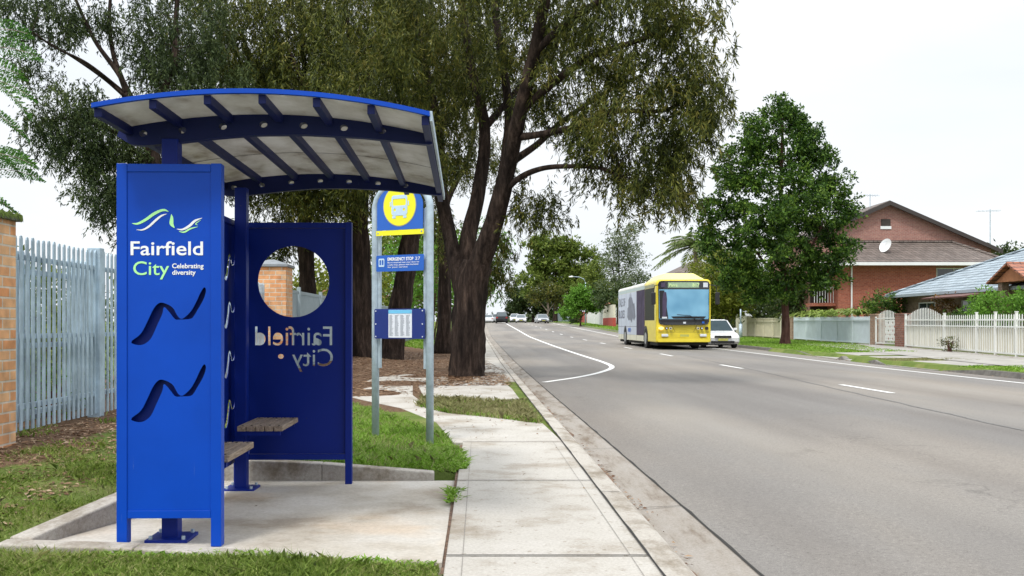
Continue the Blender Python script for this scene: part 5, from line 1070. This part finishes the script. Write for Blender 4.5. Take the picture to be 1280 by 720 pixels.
# left tree
lt = [([Vector((-8.6,26,-.2)),W(205,330,26),W(200,230,26),W(176,150,26),W(158,118,26)],.30,.14),
 ([W(172,140,26),W(150,95,26),W(118,50,26),W(95,0,26),W(80,-40,26)],.09,.03),([W(165,128,26),W(130,98,25.5),W(92,72,25),W(55,50,25)],.06,.02),([W(160,120,26),W(140,60,26.5),W(138,0,27),W(150,-50,27)],.09,.03),
 ([W(158,118,26),W(110,80,25),W(70,60,24.6),W(40,40,24)],.05,.02),([W(176,150,26),W(215,90,26.5),W(220,20,27),W(225,-40,27)],.13,.05),([W(196,220,26),W(150,170,25.5),W(100,150,25),W(60,150,25)],.07,.02),([W(200,250,26),W(160,260,25.5),W(130,280,25)],.05,.02)]
tree('gum_tree','left tree with bare branches against the sky and leaves hanging above the steel fence','tree',lt,
 [B(50,25,25,1.1,1.2,.7,50),B(100,15,26,1.0,1.2,.4,34),B(30,-10,25,1.5,1.5,.6,40),B(85,130,25,.8,1.2,.5,46),B(60,160,25,.6,1,.45,34),B(120,165,25.5,1.1,1.3,.6,66),B(90,195,25,.8,1,.5,50),B(150,205,26,1.0,1.2,.6,70),B(120,235,25,.6,1,.45,34),B(165,245,25.5,.7,1,.5,44),B(175,290,25,.45,.8,.35,22),B(140,265,25,.5,.8,.5,20),B(45,90,25,.5,.8,.3,14),B(215,130,26.5,1.1,1.5,1.2,90),B(225,30,27,1.3,1.6,1.6,95),B(170,30,27,.7,1,.9,28),B(190,80,26.5,.7,1,.6,30),B(255,100,27.5,1.3,1.6,1.5,90),B(120,-50,26,2.5,2,.7,60),B(255,215,28,1.2,1.3,1.0,60),B(200,180,26.5,.8,1.1,.7,50)],
 L_EUC2,M_BARK,per=100,spread=.24,lw=.030,ll=(.09,.15),group='trees in the mulch strip',thin=.8)
# greenery low behind the trunks
def bush(name, label, cat, c, r, n, leafm, per=40, ll=(.1,.18), lw=.08, spread=.25, stems=5, group=None, droop=.1, bark=M_BARK2, twig=.012):
    base = Vector((c[0], c[1], float(gz(c[0], c[1]))-.05)); lm = []
    for k in range(stems):
        a = k*6.28/stems; lm.append(([base+Vector((.08*math.cos(a),.08*math.sin(a),0)), base.lerp(Vector(c),.55)+Vector((r[0]*.2*math.cos(a),r[1]*.2*math.sin(a),0)), Vector(c)+Vector((r[0]*.5*math.cos(a),r[1]*.5*math.sin(a),r[2]*.3))], .035+.006*r[2], .012))
    return tree(name, label, cat, lm, [(c, r, n)], leafm, bark, per=per, spread=spread, ll=ll, lw=lw, droop=droop, group=group, sides=7, twig=twig, rough=0)
bush('shrub','green shrubbery behind the fence between the stop sign poles','shrub',(-8.0,52,2.4),(3.4,2.5,2.0),90,L_OLIVE,50,(.2,.32),.14,.55)
bush('shrub','dark shrubbery beyond the fence left of the straight trunk','shrub',(-13.5,50,2.8),(3.2,2.5,2.4),100,L_FAR,50,(.2,.32),.14,.55)
bush('shrub','bright leafy tree crown glimpsed between the biggest trunk and the one behind it','tree',(-2.9,58,4.6),(2.6,2.2,2.6),90,L_LIME,46,(.2,.3),.14,.5)
bush('shrub','dark leafy tree further along the left footpath behind the biggest tree','tree',(-5.5,75,5.5),(4.2,3,4.2),130,L_FAR,50,(.3,.45),.2,.8)
bush('shrub','dark shrubs growing along the inner side of the palisade fence','shrub',(-5.6,11.5,1.0),(.55,2.8,.75),120,L_FAR,44,(.10,.16),.05,.22)
bush('shrub','weedy green growth standing behind the palisade pales','weed',(-4.75,10.4,.42),(.35,1.2,.32),40,L_LIME,26,(.06,.11),.02,.13)
# sparse tree right of the big trunk
tree('young_tree','thin leafy tree showing on the right side of the biggest trunk','tree',[([Vector((-.9,46,0)),Vector((-.8,46,2)),Vector((-.6,46,3.6))],.12,.07),([Vector((-.65,46,3.3)),Vector((.3,45.8,4.2)),Vector((.9,45.5,4.8))],.05,.02)],
 [((.3,46,4.2),(.8,1,.8),22),((.5,46,2.9),(.5,1,.4),9),((-.2,46,5.4),(1.1,1,.9),26),((1.0,45.5,5.0),(.4,.6,.35),8),((-.9,46,3.4),(.6,.8,1.2),20)],L_LIME,M_BARK,per=34,spread=.34,ll=(.15,.25),lw=.06,droop=.6)

# round green street tree across the road
yT = 50.4; rb = [([Vector((16.0,yT,-.1)),Vector((16.05,yT,1.2)),Vector((16.0,yT,2.4)),Vector((15.9,yT,4.5)),Vector((15.8,yT,8)),Vector((15.9,yT,12))],.27,.06),([Vector((16.02,yT,2.1)),Vector((16.35,yT,3.1)),Vector((17.1,yT,4.6)),Vector((18,yT,6.5))],.12,.05),([Vector((15.95,yT,3)),Vector((14.8,yT,4.6)),Vector((13.6,yT,6.2))],.10,.04)]
def Bt(px, py, rx, rz, n, dy=0): return (tuple(W(px,py,yT+dy)),(rx,rx*.9,rz),n)
tree('street_tree','dense dark green rounded tree on the grass verge across the road','tree',rb,
 [Bt(972,140,.8,.8,26),Bt(995,148,.7,.6,20),Bt(950,165,.8,.7,24),Bt(1012,165,.7,.7,22),Bt(930,190,1.0,.8,34),Bt(980,185,1.3,1.0,50),Bt(1020,200,.9,.8,34),Bt(905,225,.9,.8,30),Bt(950,225,1.3,1.0,50),Bt(1005,235,1.3,1.0,48),Bt(1042,232,.8,.7,26),Bt(890,262,.7,.7,22),Bt(925,270,1.2,1.0,46),Bt(975,275,1.4,1.1,54),Bt(1030,275,1.2,.9,44),Bt(1062,262,.6,.5,16),Bt(900,305,1.0,.9,36),Bt(945,315,1.3,1.0,50),Bt(1000,318,1.3,1.0,50),Bt(1045,312,1.1,.8,38),Bt(915,345,1.1,.7,34),Bt(960,352,1.3,.7,40),Bt(1010,352,1.1,.6,34),Bt(1040,340,.8,.6,20),Bt(937,150,.3,.3,6),Bt(884,290,.45,.5,10),Bt(960,290,1.8,1.8,50,-1.8),Bt(1000,240,1.4,1.6,40,-1.6),Bt(965,370,1.6,.35,24)],
 L_GREEN,M_BARK2,per=84,spread=.27,ll=(.13,.24),lw=.095,droop=.35,twig=.02,thin=.74)
bush('small_tree','yellow-green tree behind the bus and beside the palm','tree',(18.4,72,4.3),(2.9,2.5,2.5),190,L_OLIVE,46,(.25,.4),.12,.5,twig=.02)
bush('small_tree','dark tree hiding the side wall of the red brick house','tree',(20.9,64.2,3.1),(.8,1.6,1.9),80,L_FARD,46,(.2,.3),.12,.35)
bush('small_tree','dark hedge-like tree filling the gap under the round street tree','tree',(24.5,80,2.6),(4.2,2.5,2.2),130,L_FARD,46,(.3,.45),.2,.6)
bush('shrub','dark green shrub between the gate and the blue-grey roofed house','shrub',(21.7,51.5,2.05),(1.1,1.0,.85),70,L_GREEN,44,(.12,.2),.07,.26)
bush('shrub','large light green shrub over the white picket fence at the right edge','shrub',(19.6,36.4,1.75),(1.15,1.0,.75),75,L_LIME,44,(.10,.17),.06,.22)
bush('shrub','small brown-green shrub growing through the foot of the white picket fence','shrub',(18.15,37.1,.45),(.28,.3,.28),18,L_EUC,24,(.05,.09),.03,.1)
bush('shrub','orange-tinged shrub against the brown brick house wall','shrub',(21.6,44.6,1.9),(.55,.8,.6),26,leafmat('rusty_leaf',[(.16,.07,.02),(.25,.13,.04),(.12,.14,.03)]),30,(.1,.16),.05,.2)
bush('shrub','low green shrubs behind the picket fence in front of the bungalow','shrub',(20.6,40.5,1.25),(.7,1.6,.55),46,L_GREEN,34,(.1,.16),.06,.24)
# strap-leaved plants behind the fences
def strap(name, label, x, y, z, n, ll, m, group=None, w_=.045):
    t_ = thing(name, label, 'plant', (x,y,z), group=group); mb = MB()
    for k in range(n):
        a = random.uniform(0,6.283); l = ll*random.uniform(.7,1.1); pr = []; el_ = random.uniform(.7,1.35)
        for i in range(6): s_ = i/5; h = l*(math.sin(el_)*s_-.75*s_*s_); r_ = l*math.cos(el_)*s_+l*.25*s_*s_; pr.append(Vector((x+math.cos(a)*r_, y+math.sin(a)*r_, z+h)))
        sd_ = Vector((-math.sin(a),math.cos(a),0)); A = [p_+sd_*w_*(.6+1.2*s_/5-.3*s_*s_/5 if s_ < 5 else .05) for s_, p_ in enumerate(pr)]; B_ = [p_-sd_*w_*(.6+1.2*s_/5-.3*s_*s_/5 if s_ < 5 else .05) for s_, p_ in enumerate(pr)]; mb.strip(A, B_)
    mb.build('foliage', m, t_); MB().tube([(x,y,0),(x,y,z+.05)],[.09,.06],7).build('stem', M_BARK3, t_); return t_
L_STRAP = leafmat('strap_leaf', [(.16,.25,.04),(.30,.40,.08),(.48,.56,.20)], .35)
for k, (x, y) in enumerate([(20.9,65),(21.0,62.5),(20.8,60.2),(20.7,58),(20.6,55.8),(20.5,53.6),(20.3,51.6)]):
    strap('strap_leaf_plant',['strap-leaved plant furthest left, arching over the cream fence by the street tree','strap-leaved plant above the orange-brown pillar','strap-leaved plant at the left end of the pale blue fence','strap-leaved plant over the pale blue fence, third from its left end','strap-leaved plant over the middle of the pale blue fence','strap-leaved plant over the right half of the pale blue fence','strap-leaved plant beside the dark shrub by the gate'][k], x, y, 1.62, 60, 1.5, L_STRAP, 'strap-leaved plants along the fence')
# palm
def palm(label, x, y, z0, h, n, fl):
    t_ = thing('palm_tree', label, 'palm', (x,y,z0)); MB().tube([(x,y,z0-.2),(x+.1,y,z0+h*.5),(x,y,z0+h)],[.25,.2,.2],10,rough=.05).build('trunk', M_BARK3, t_); P = []; D = []; Ln = []; mb = MB()
    for k in range(n):
        a = k*2.4; el_ = random.uniform(-.1,1.25); l = fl*random.uniform(.85,1.1); pts = []
        for i in range(12): s_ = i/11; r_ = l*(math.cos(el_)*s_+.18*s_*s_); hh = l*(math.sin(el_)*s_-.62*s_*s_); pts.append(Vector((x+math.cos(a)*r_,y+math.sin(a)*r_,z0+h+hh)))
        mb.tube(pts,[.03-.002*i for i in range(12)],4); sd_ = Vector((-math.sin(a),math.cos(a),0))
        for i in range(1,11):
            for q in (0,.33,.66):
                p_ = pts[i].lerp(pts[i+1],q)
                for s2 in (-1,1): P.append(p_); D.append(sd_*s2+(pts[i+1]-pts[i]).normalized()*.7+Vector((0,0,-.35))); Ln.append(fl*.26*math.sin(math.pi*(i+q)/12)+.1)
    mb.build('frond_stalk', M_BARK3, t_); leaves('frond', P, np.array([list(d) for d in D]), np.array(Ln), np.full(len(P),.09), leafmat('palm_leaf',[(.08,.12,.03),(.14,.2,.05),(.2,.26,.08)]), t_)
palm('feathery palm crown rising behind the yellow bus', 19.3,86,.3,7.9,40,3.2)
bush('small_tree','dark leafy garden tree above the cream fence behind the street tree trunk','tree',(21.6,68.5,2.5),(.9,2.2,1.5),70,L_FARD,46,(.2,.3),.12,.4)
# ferny foliage reaching in from the left
ft = thing('jacaranda_tree','fresh green ferny leaves reaching in from the left edge of the view','tree',(-6.2,8.6,.14)); mb = MB(); mb.tube([(-6.2,8.6,0),(-6.1,8.6,2.2),(-5.7,8.6,4.2)],[.12,.09,.05],8); P = []; D = []; Ln = []
for (px, py, y, dx, dz, l) in [(-30,60,8.6,1,.15,.55),(-30,95,8.6,1,-.1,.5),(-35,40,8.7,1,.3,.5),(-30,130,8.5,1,-.35,.45),(-40,75,8.9,1,-.6,.6),(-35,215,8.6,1,.2,.62),(-35,205,8.7,1,.45,.5),(-40,235,8.5,1,-.2,.45),(-40,165,8.6,1,-.5,.5),(-30,80,8.4,1,.02,.4),(-40,190,8.4,1,.1,.55)]:
    p0 = W(px,py,y); mb.tube([Vector((-5.7,8.6,3.4)), (Vector((-5.7,8.6,3.4))+p0)/2+Vector((0,0,.2)), p0], .012, 4)
    d = Vector((dx, random.uniform(-.3,.3), dz)).normalized()
    pts = [p0+d*l*s_+Vector((0,0,-.28*l*s_*s_)) for s_ in np.linspace(0,1,14)]; mb.tube(pts,.004,3)
    for i in range(1,14):
        q0 = pts[i]; side = Vector((d.y,-d.x,0)).normalized()+Vector((0,0,.5)); 
        for s2 in (-1,1):
            pd = (side*s2+d*.8).normalized(); pl = .13*math.sin(math.pi*(i+1.5)/16)+.02
            for j in range(1,9):
                c_ = q0+pd*pl*j/8+Vector((0,0,-.02*j/8))
                for s3 in (-1,1): P.append(c_); D.append(list(Vector((pd.y,-pd.x,.2)).normalized()*s3+pd*.6)); Ln.append(.026)
mb.build('branch', M_BARK3, ft); leaves('crown', [list(p) for p in P], np.array(D), np.array(Ln), np.full(len(P),.015), L_FERN, ft)

# far trees right of the road
def far_tree(label, x, y, z, w_, h, blobs, m, bark=M_BARK, n=1.0, ll=(.5,.8), lw=.3, spread=.7, per=34, trunk_h=.35, name='far_tree', droop=.3, group='trees far along the right side', r=.3):
    lm = [([Vector((x,y,z-.3)),Vector((x,y,z+h*trunk_h*.6)),Vector((x+.2,y,z+h*trunk_h)),Vector((x,y,z+h*.75))],r,r*.3)]
    for c, rr_, k in blobs[:4]: lm.append(([Vector((x+.1,y,z+h*trunk_h*.8)), (Vector((x,y,z+h*trunk_h))+Vector(c))/2, Vector(c)], r*.45, r*.12))
    return tree(name, label, 'tree', lm, blobs, m, bark, per=int(per*1.5), spread=spread, ll=ll, lw=lw, droop=droop, group=group, sides=8, twig=.035, thin=n)
yq = 185; far_tree('largest rounded dark tree on the skyline above the far cars',14.5,yq,1.6,16,15,[B(690,325,yq,4,3,3,60),B(725,330,yq,4,3,3.5,60),B(665,350,yq,3,3,3,45),B(710,355,yq,5,3,3,60),B(680,305,yq,3,3,1.6,34),B(735,365,yq,4,3,3,45),B(705,308,yq,3.2,3,1.6,34)],L_FAR,per=40,r=.5)
yq = 200; far_tree('low dark tree at the left end of the far tree group',8.6+2.5,yq,1.7,9,8,[B(650,372,yq,2.6,2.5,2.4,40),B(668,378,yq,3,2.5,2.6,40),B(645,385,yq,1.6,2,1.6,18),B(690,385,yq,3,2,2,30)],L_FARD,per=40)
yq = 165; far_tree('olive-brown tree with pale forked trunk behind the silver oncoming car',11.6,yq,1.5,6,7,[B(683,365,yq,2.4,2,1.6,44),B(700,372,yq,1.6,2,1.4,24),B(668,372,yq,1.2,1.5,1,12)],L_EUC,M_BARK3,per=34,ll=(.35,.6),lw=.14,spread=.5,r=.22)
yq = 125; far_tree('bright fresh green tree with a reddish trunk on the far right verge',13.1,yq,1.0,5,5.2,[B(722,378,yq,1.6,1.4,1.2,44),B(712,390,yq,1.3,1.2,.7,26),B(738,374,yq,1.1,1.2,1.0,26),B(745,385,yq,.7,.8,.7,12),B(722,365,yq,.9,.8,.6,14)],L_LIME,M_BARK2,per=40,ll=(.3,.45),lw=.2,spread=.35,trunk_h=.3,r=.14)
yq = 130; far_tree('tall pale thin-leaved tree with two slim trunks just left of the bus',18.7,yq,1.0,7,14,[B(775,300,yq,1.8,1.6,1.6,34),B(790,320,yq,1.8,1.6,1.6,30),B(762,320,yq,1.4,1.4,1.6,24),B(780,345,yq,2.4,1.8,1.8,36),B(795,290,yq,1.2,1.2,1.2,14),B(765,360,yq,1.5,1.5,1.5,20),B(800,350,yq,1.2,1.2,1.5,16)],L_FARP,M_BARK,per=26,ll=(.25,.4),lw=.14,spread=.55,r=.22)
yq = 150; far_tree('mid-green tree filling in behind the bright green tree',17.8,yq,1.3,8,9,[B(745,345,yq,2.2,2,2.6,46),B(755,370,yq,2,2,2.2,36),B(735,365,yq,2,2,2,30)],L_FAR,per=34,ll=(.35,.55),lw=.2,r=.3)
yq = 118; far_tree('dark tree rising behind the cream and red wall',18.6,yq,.9,4,6,[B(752,372,yq,1.1,1.5,1.4,18),B(790,372,yq,2.5,1.5,2,30)],L_FARD,per=34,ll=(.3,.5),lw=.18,r=.2)
bush('shrub','round dark shrub on the far verge below the bright green tree','shrub',(12.8+1,142,1.9),(.9,.8,.6),20,L_FARD,40,(.2,.3),.12,.3)
tr_ = far_tree('dark tree line below the crest on the left of the far road',-2,330,-1,20,8,[((3,330,2.2),(6,3,1.8),30),((-6,320,4),(7,3,3),40)],L_FARD,per=40,ll=(.8,1.2),lw=.5,spread=1)
far_tree('pale distant trees on the horizon to the right of the crest',14,330,-1,20,6,[((12,330,2.2),(5,3,1.8),30),((20,320,3.5),(7,3,2.5),40)],L_FARP,per=40,ll=(.8,1.2),lw=.5,spread=1)
far_tree('distant dark tree showing above the roof at the far right edge',52,96,.5,6,9.0,[((53.2,96,7.6),(2.2,2,1.3),30)],L_FARD,per=34,ll=(.3,.5),lw=.2,r=.2)
# hedge mass beyond the street on the right horizon
far_tree('dark garden trees between the street tree and the brick house',23.5,92,.4,8,6,[((23,92,3.4),(3,2,2.2),40),((29,95,3.4),(3.5,2,2.4),40),((17.0,98,3.4),(2.2,2,2),24)],L_FARD,per=40,ll=(.35,.5),lw=.2,r=.25)

# ================================================================ GRASS, WEEDS, LITTER
def blades(name, label, pts, hmin, hmax, wd, mats, lean=.5, broad=0, cat='grass'):
    pts = np.array(pts); n = len(pts); h = rng.uniform(hmin, hmax, n)*(.6+.7*(.5+.5*np.sin(pts[:,0]*5.1)*np.cos(pts[:,1]*4.3))); a = rng.uniform(0, 6.283, n); sd_ = np.stack([np.cos(a), np.sin(a), 0*a], -1)*wd*rng.uniform(.7,1.3,(n,1)); ln = np.stack([rng.normal(size=n)*lean, rng.normal(size=n)*lean, np.ones(n)], -1)*h[:,None]
    cv = rng.normal(size=(n,2))*.35*h[:,None]; z = gz(pts[:,0], pts[:,1]) if pts.shape[1] == 2 else pts[:,2]; P = np.stack([pts[:,0], pts[:,1], z-.008], -1); mid = P+ln*.55; tip = P+ln; tip[:,:2] += cv; tip[:,2] -= .15*h
    V = np.stack([P-sd_, P+sd_, mid+sd_*.8, tip, mid-sd_*.8], 1).reshape(-1,3); me = bpy.data.meshes.new(name); me.vertices.add(5*n); me.vertices.foreach_set('co', V.astype(np.float32).ravel())
    me.loops.add(5*n); me.loops.foreach_set('vertex_index', np.arange(5*n, dtype=np.int32)); me.polygons.add(n); me.polygons.foreach_set('loop_start', np.arange(0,5*n,5,dtype=np.int32)); me.polygons.foreach_set('loop_total', np.full(n,5,np.int32)); me.update(calc_edges=True); me.materials.append(mats)
    return tag(link(name, me), label, cat, None, 'stuff')
def scatter(poly, n, dens=None):
    P = np.array(poly); x0, y0 = P.min(0); x1, y1 = P.max(0); o = []
    q = rng.uniform((x0,y0),(x1,y1),(n*3,2)); ins = np.zeros(len(q), bool); j = len(P)-1
    for i in range(len(P)):
        xi, yi = P[i]; xj, yj = P[j]; c_ = ((yi > q[:,1]) != (yj > q[:,1])) & (q[:,0] < (xj-xi)*(q[:,1]-yi)/(yj-yi+1e-12)+xi); ins ^= c_; j = i
    q = q[ins]
    if dens is not None: q = q[rng.uniform(size=len(q)) < dens(q[:,0], q[:,1])]
    return q[:n]
G_A = leafmat('grass_blade', [(.08,.13,.02),(.15,.23,.035),(.24,.33,.06),(.40,.38,.17)], .4)
G_B = leafmat('bright_grass_blade', [(.09,.18,.015),(.17,.32,.03),(.27,.46,.06),(.38,.46,.16)], .4)
G_D = leafmat('dry_grass_blade', [(.16,.17,.06),(.28,.27,.11),(.40,.36,.2)], .35)
patchy = lambda x, y: np.clip(.42+.55*smooth_noise(x, y, 1.9, .7)-.5*sstep(-2.9,-3.6,x), .03, 1)*np.where((x > -2.5) | (y < 4.6), 1, .8)
nearp = [(-2.2,4.60),(-.19,4.36),(-.19,3.2),(-4.2,3.2),(-5.2,5.5),(-4.1,7.2),(-3.4,7.6),(-2.3,7.6),(-2.2,7.2),(-2.22,5.6),(-2.45,4.8)]
blades('grass','long mixed grass in the foreground and left of the pad', scatter(nearp, 62000, patchy), .02, .06, .0028, G_A)
blades('clover','low broad-leaved weeds mixed through the near grass', scatter(nearp, 12000, patchy), .012, .035, .008, G_A, .9, cat='weeds')
strip_ = [(-2.3,4.62),(-1.2,4.56),(-.19,4.44),(-.19,4.05),(-2.5,4.05)]
blades('grass','thick grass edge growing against the front of the pad', scatter(strip_, 15000), .025, .075, .0032, G_A)
blades('weeds','leafy weeds spilling over the front edge of the pad', scatter([(-1.9,4.78),(-1.5,4.66),(-1.1,4.72),(-.8,4.58),(-.5,4.62),(-.22,4.54),(-.19,4.2),(-2.0,4.3)], 3800), .015, .04, .007, G_B, .8, cat='weeds')
back = [(-2.0,7.40),(-.33,7.40),(-.18,7.35),(-.19,8.6),(-.36,9.6),(-.7,10.9),(-1.2,12.2),(-1.75,13.6),(-2.9,13.6),(-2.6,9.5)]
blades('grass','bright green grass patch around the stop sign behind the shelter', scatter(back, 30000, lambda x,y: np.clip(.62+.45*smooth_noise(x,y,2.1,.4),.1,1)), .03, .09, .0035, G_B)
blades('weeds','low weeds creeping over the footpath edge by the stop sign', scatter([(-.36,7.42),(-.10,7.5),(-.14,8.1),(-.24,8.9),(-.45,9.0),(-.5,7.5)], 2400), .02, .06, .014, G_B, .9, cat='weeds')
dry = gp([(520,508),(560,517),(610,522),(676,530),(655,503),(600,501),(530,498)])
blades('grass','dry and green grass strip crossing the footpath', scatter(dry, 8000, lambda x,y: np.clip(.6+.4*smooth_noise(x,y,1.5),.1,1)), .03, .13, .006, G_D)
blades('grass','green tufts within the dry strip on the footpath', scatter(dry, 5000, lambda x,y: np.clip(.3+.6*smooth_noise(x+3,y,1.2),0,1)), .03, .09, .006, G_B)
mid = [(-6.0,12.5),(-2.1,13.8),(-2.1,22),(-4.1,30),(-4.1,9.0),(-3.2,8.0),(-3.9,8.4)]
blades('grass','sparse grass tufts in the dirt along the palisade fence', scatter([(-4.3,7.9),(-2.4,7.5),(-2.7,9.5),(-2.9,13.5),(-4.1,14)], 9000, lambda x,y: np.clip(-.1+.5*smooth_noise(x,y,1.3),0,1)), .03, .09, .006, G_A)
blades('grass','green grass verge beyond the big trees on the left', scatter([(-3.8,44),(-.4,40),(-.2,80),(-3.8,80)], 9000), .06, .14, .03, G_B)
vr = [(13.3,37.1),(13.3,75),(19.8,75),(19.6,50),(17.3,42),(16.9,37.2)]
blades('grass','short bright grass on the verge around the street tree across the road', scatter(vr, 26000), .03, .08, .022, G_B)
blades('grass','grass strip at the right edge between kerb and footpath', scatter([(12.7,10),(12.7,25.6),(15.2,25.4),(14.3,22.5),(14.5,10)], 9000), .03, .08, .014, G_B)
blades('grass','brownish grass strip between the two driveways', scatter([(12.7,29.4),(12.8,31.2),(15.4,31.4),(15.4,29.4)], 2600), .02, .06, .014, G_D)
blades('grass','grass along the far right verge beyond the bus', scatter([(13.7,78),(13.7,180),(15.9,180),(16.0,78)], 9000), .06, .14, .05, G_B)
# small weeds in the pad joint and by the post
blades('weeds','small weed in the crack between pad and footpath', scatter([(-.21,6.1),(-.15,6.1),(-.13,6.6),(-.22,6.6)], 160), .01, .035, .009, G_B, 1.2, cat='weeds')
blades('grass','dead straw-coloured grass mixed through the left verge', scatter(nearp, 9000), .015, .05, .0022, G_D, 1.1)
blades('grass','dry stalks mixed through the grass around the stop sign', scatter(back, 5000), .03, .11, .0022, G_D, .8)
# leaf litter
def litter(name, label, pts, z, s0, s1, m):
    mb = MB()
    for x, y in pts:
        a = random.uniform(0,6.28); l = random.uniform(s0,s1); w_ = l*random.uniform(.18,.4); zz = (float(z(x,y)))+.006; ca_, sa_ = math.cos(a), math.sin(a); t1, t2 = random.uniform(0,.012), random.uniform(0,.012)
        mb.add([(x-ca_*l,y-sa_*l,zz),(x+sa_*w_,y-ca_*w_,zz+t1),(x+ca_*l,y+sa_*l,zz+.003),(x-sa_*w_,y+ca_*w_,zz+t2)],[(0,1,2,3)])
    return tag(mb.build(name, m), label, 'leaf litter', None, 'stuff')
M_LIT = leafmat('dead_leaf', [(.07,.035,.02),(.17,.09,.05),(.30,.19,.11),(.42,.32,.22)], .1)
litter('leaf_litter','brown fallen leaves and bark on the ground under the street trees', scatter([(-4.1,12.5),(-1.2,15.5),(-.1,18.5),(.7,19.3),(.6,24),(.0,34),(-4.0,40)], 5200), lambda x,y: gz(x,y), .03, .08, M_LIT)
litter('leaf_litter','dead leaves scattered over the dirt beside the palisade fence', scatter([(-4.1,6.0),(-2.5,5.0),(-2.5,7.6),(-2.8,12),(-4.1,13)], 3200), lambda x,y: gz(x,y), .015, .04, M_LIT)
litter('leaf_litter','brown leaves caught in the concrete gutter', [(float(x_kin(y))+.2+abs(random.gauss(0,.05)), y) for y in np.concatenate([rng.uniform(4,30,420), rng.normal(8.1,.25,40), rng.normal(6.6,.2,30)])], lambda x,y: road_z(y)-.012, .008, .03, M_LIT)
litter('leaf_litter','stray leaves on the footpath slabs and branch path', list(scatter([(-.15,9.5),(.7,9.5),(.6,17),(-1.4,17),(-1.0,13)], 260))+list(scatter([(-2,5),(.8,5),(.8,9),(-2,7)], 12)), lambda x,y: 0.0, .008, .022, M_LIT)
litter('leaf_litter','fallen leaves along the foot of the right-hand fences and kerb', list(scatter([(17,30),(18,33),(19.2,43),(18.6,43),(17.2,32)], 300))+[(float(x_rk(y))-abs(random.gauss(0,.15)), y) for y in rng.uniform(20,60,300)], lambda x,y: gz(x,y)+.02 if x > 12.9 else rz_(y)+.01, .015, .05, M_LIT)
litter('leaf_litter','bark and dead leaves heaped in front of the biggest trunk', scatter([(-1.1,17.6),(.62,17.9),(.6,20.5),(.3,23),(-1.0,22)], 1500), lambda x,y: .004, .03, .08, M_LIT)
# dirt line in the joint between pad and footpath
tag(MB().add([(-.183,4.4,-.02),(-.166,4.4,-.02),(-.166,9.2,-.02),(-.190,9.2,-.02)],[(0,1,2,3)]).build('joint_dirt', M_MUD), kind='structure')
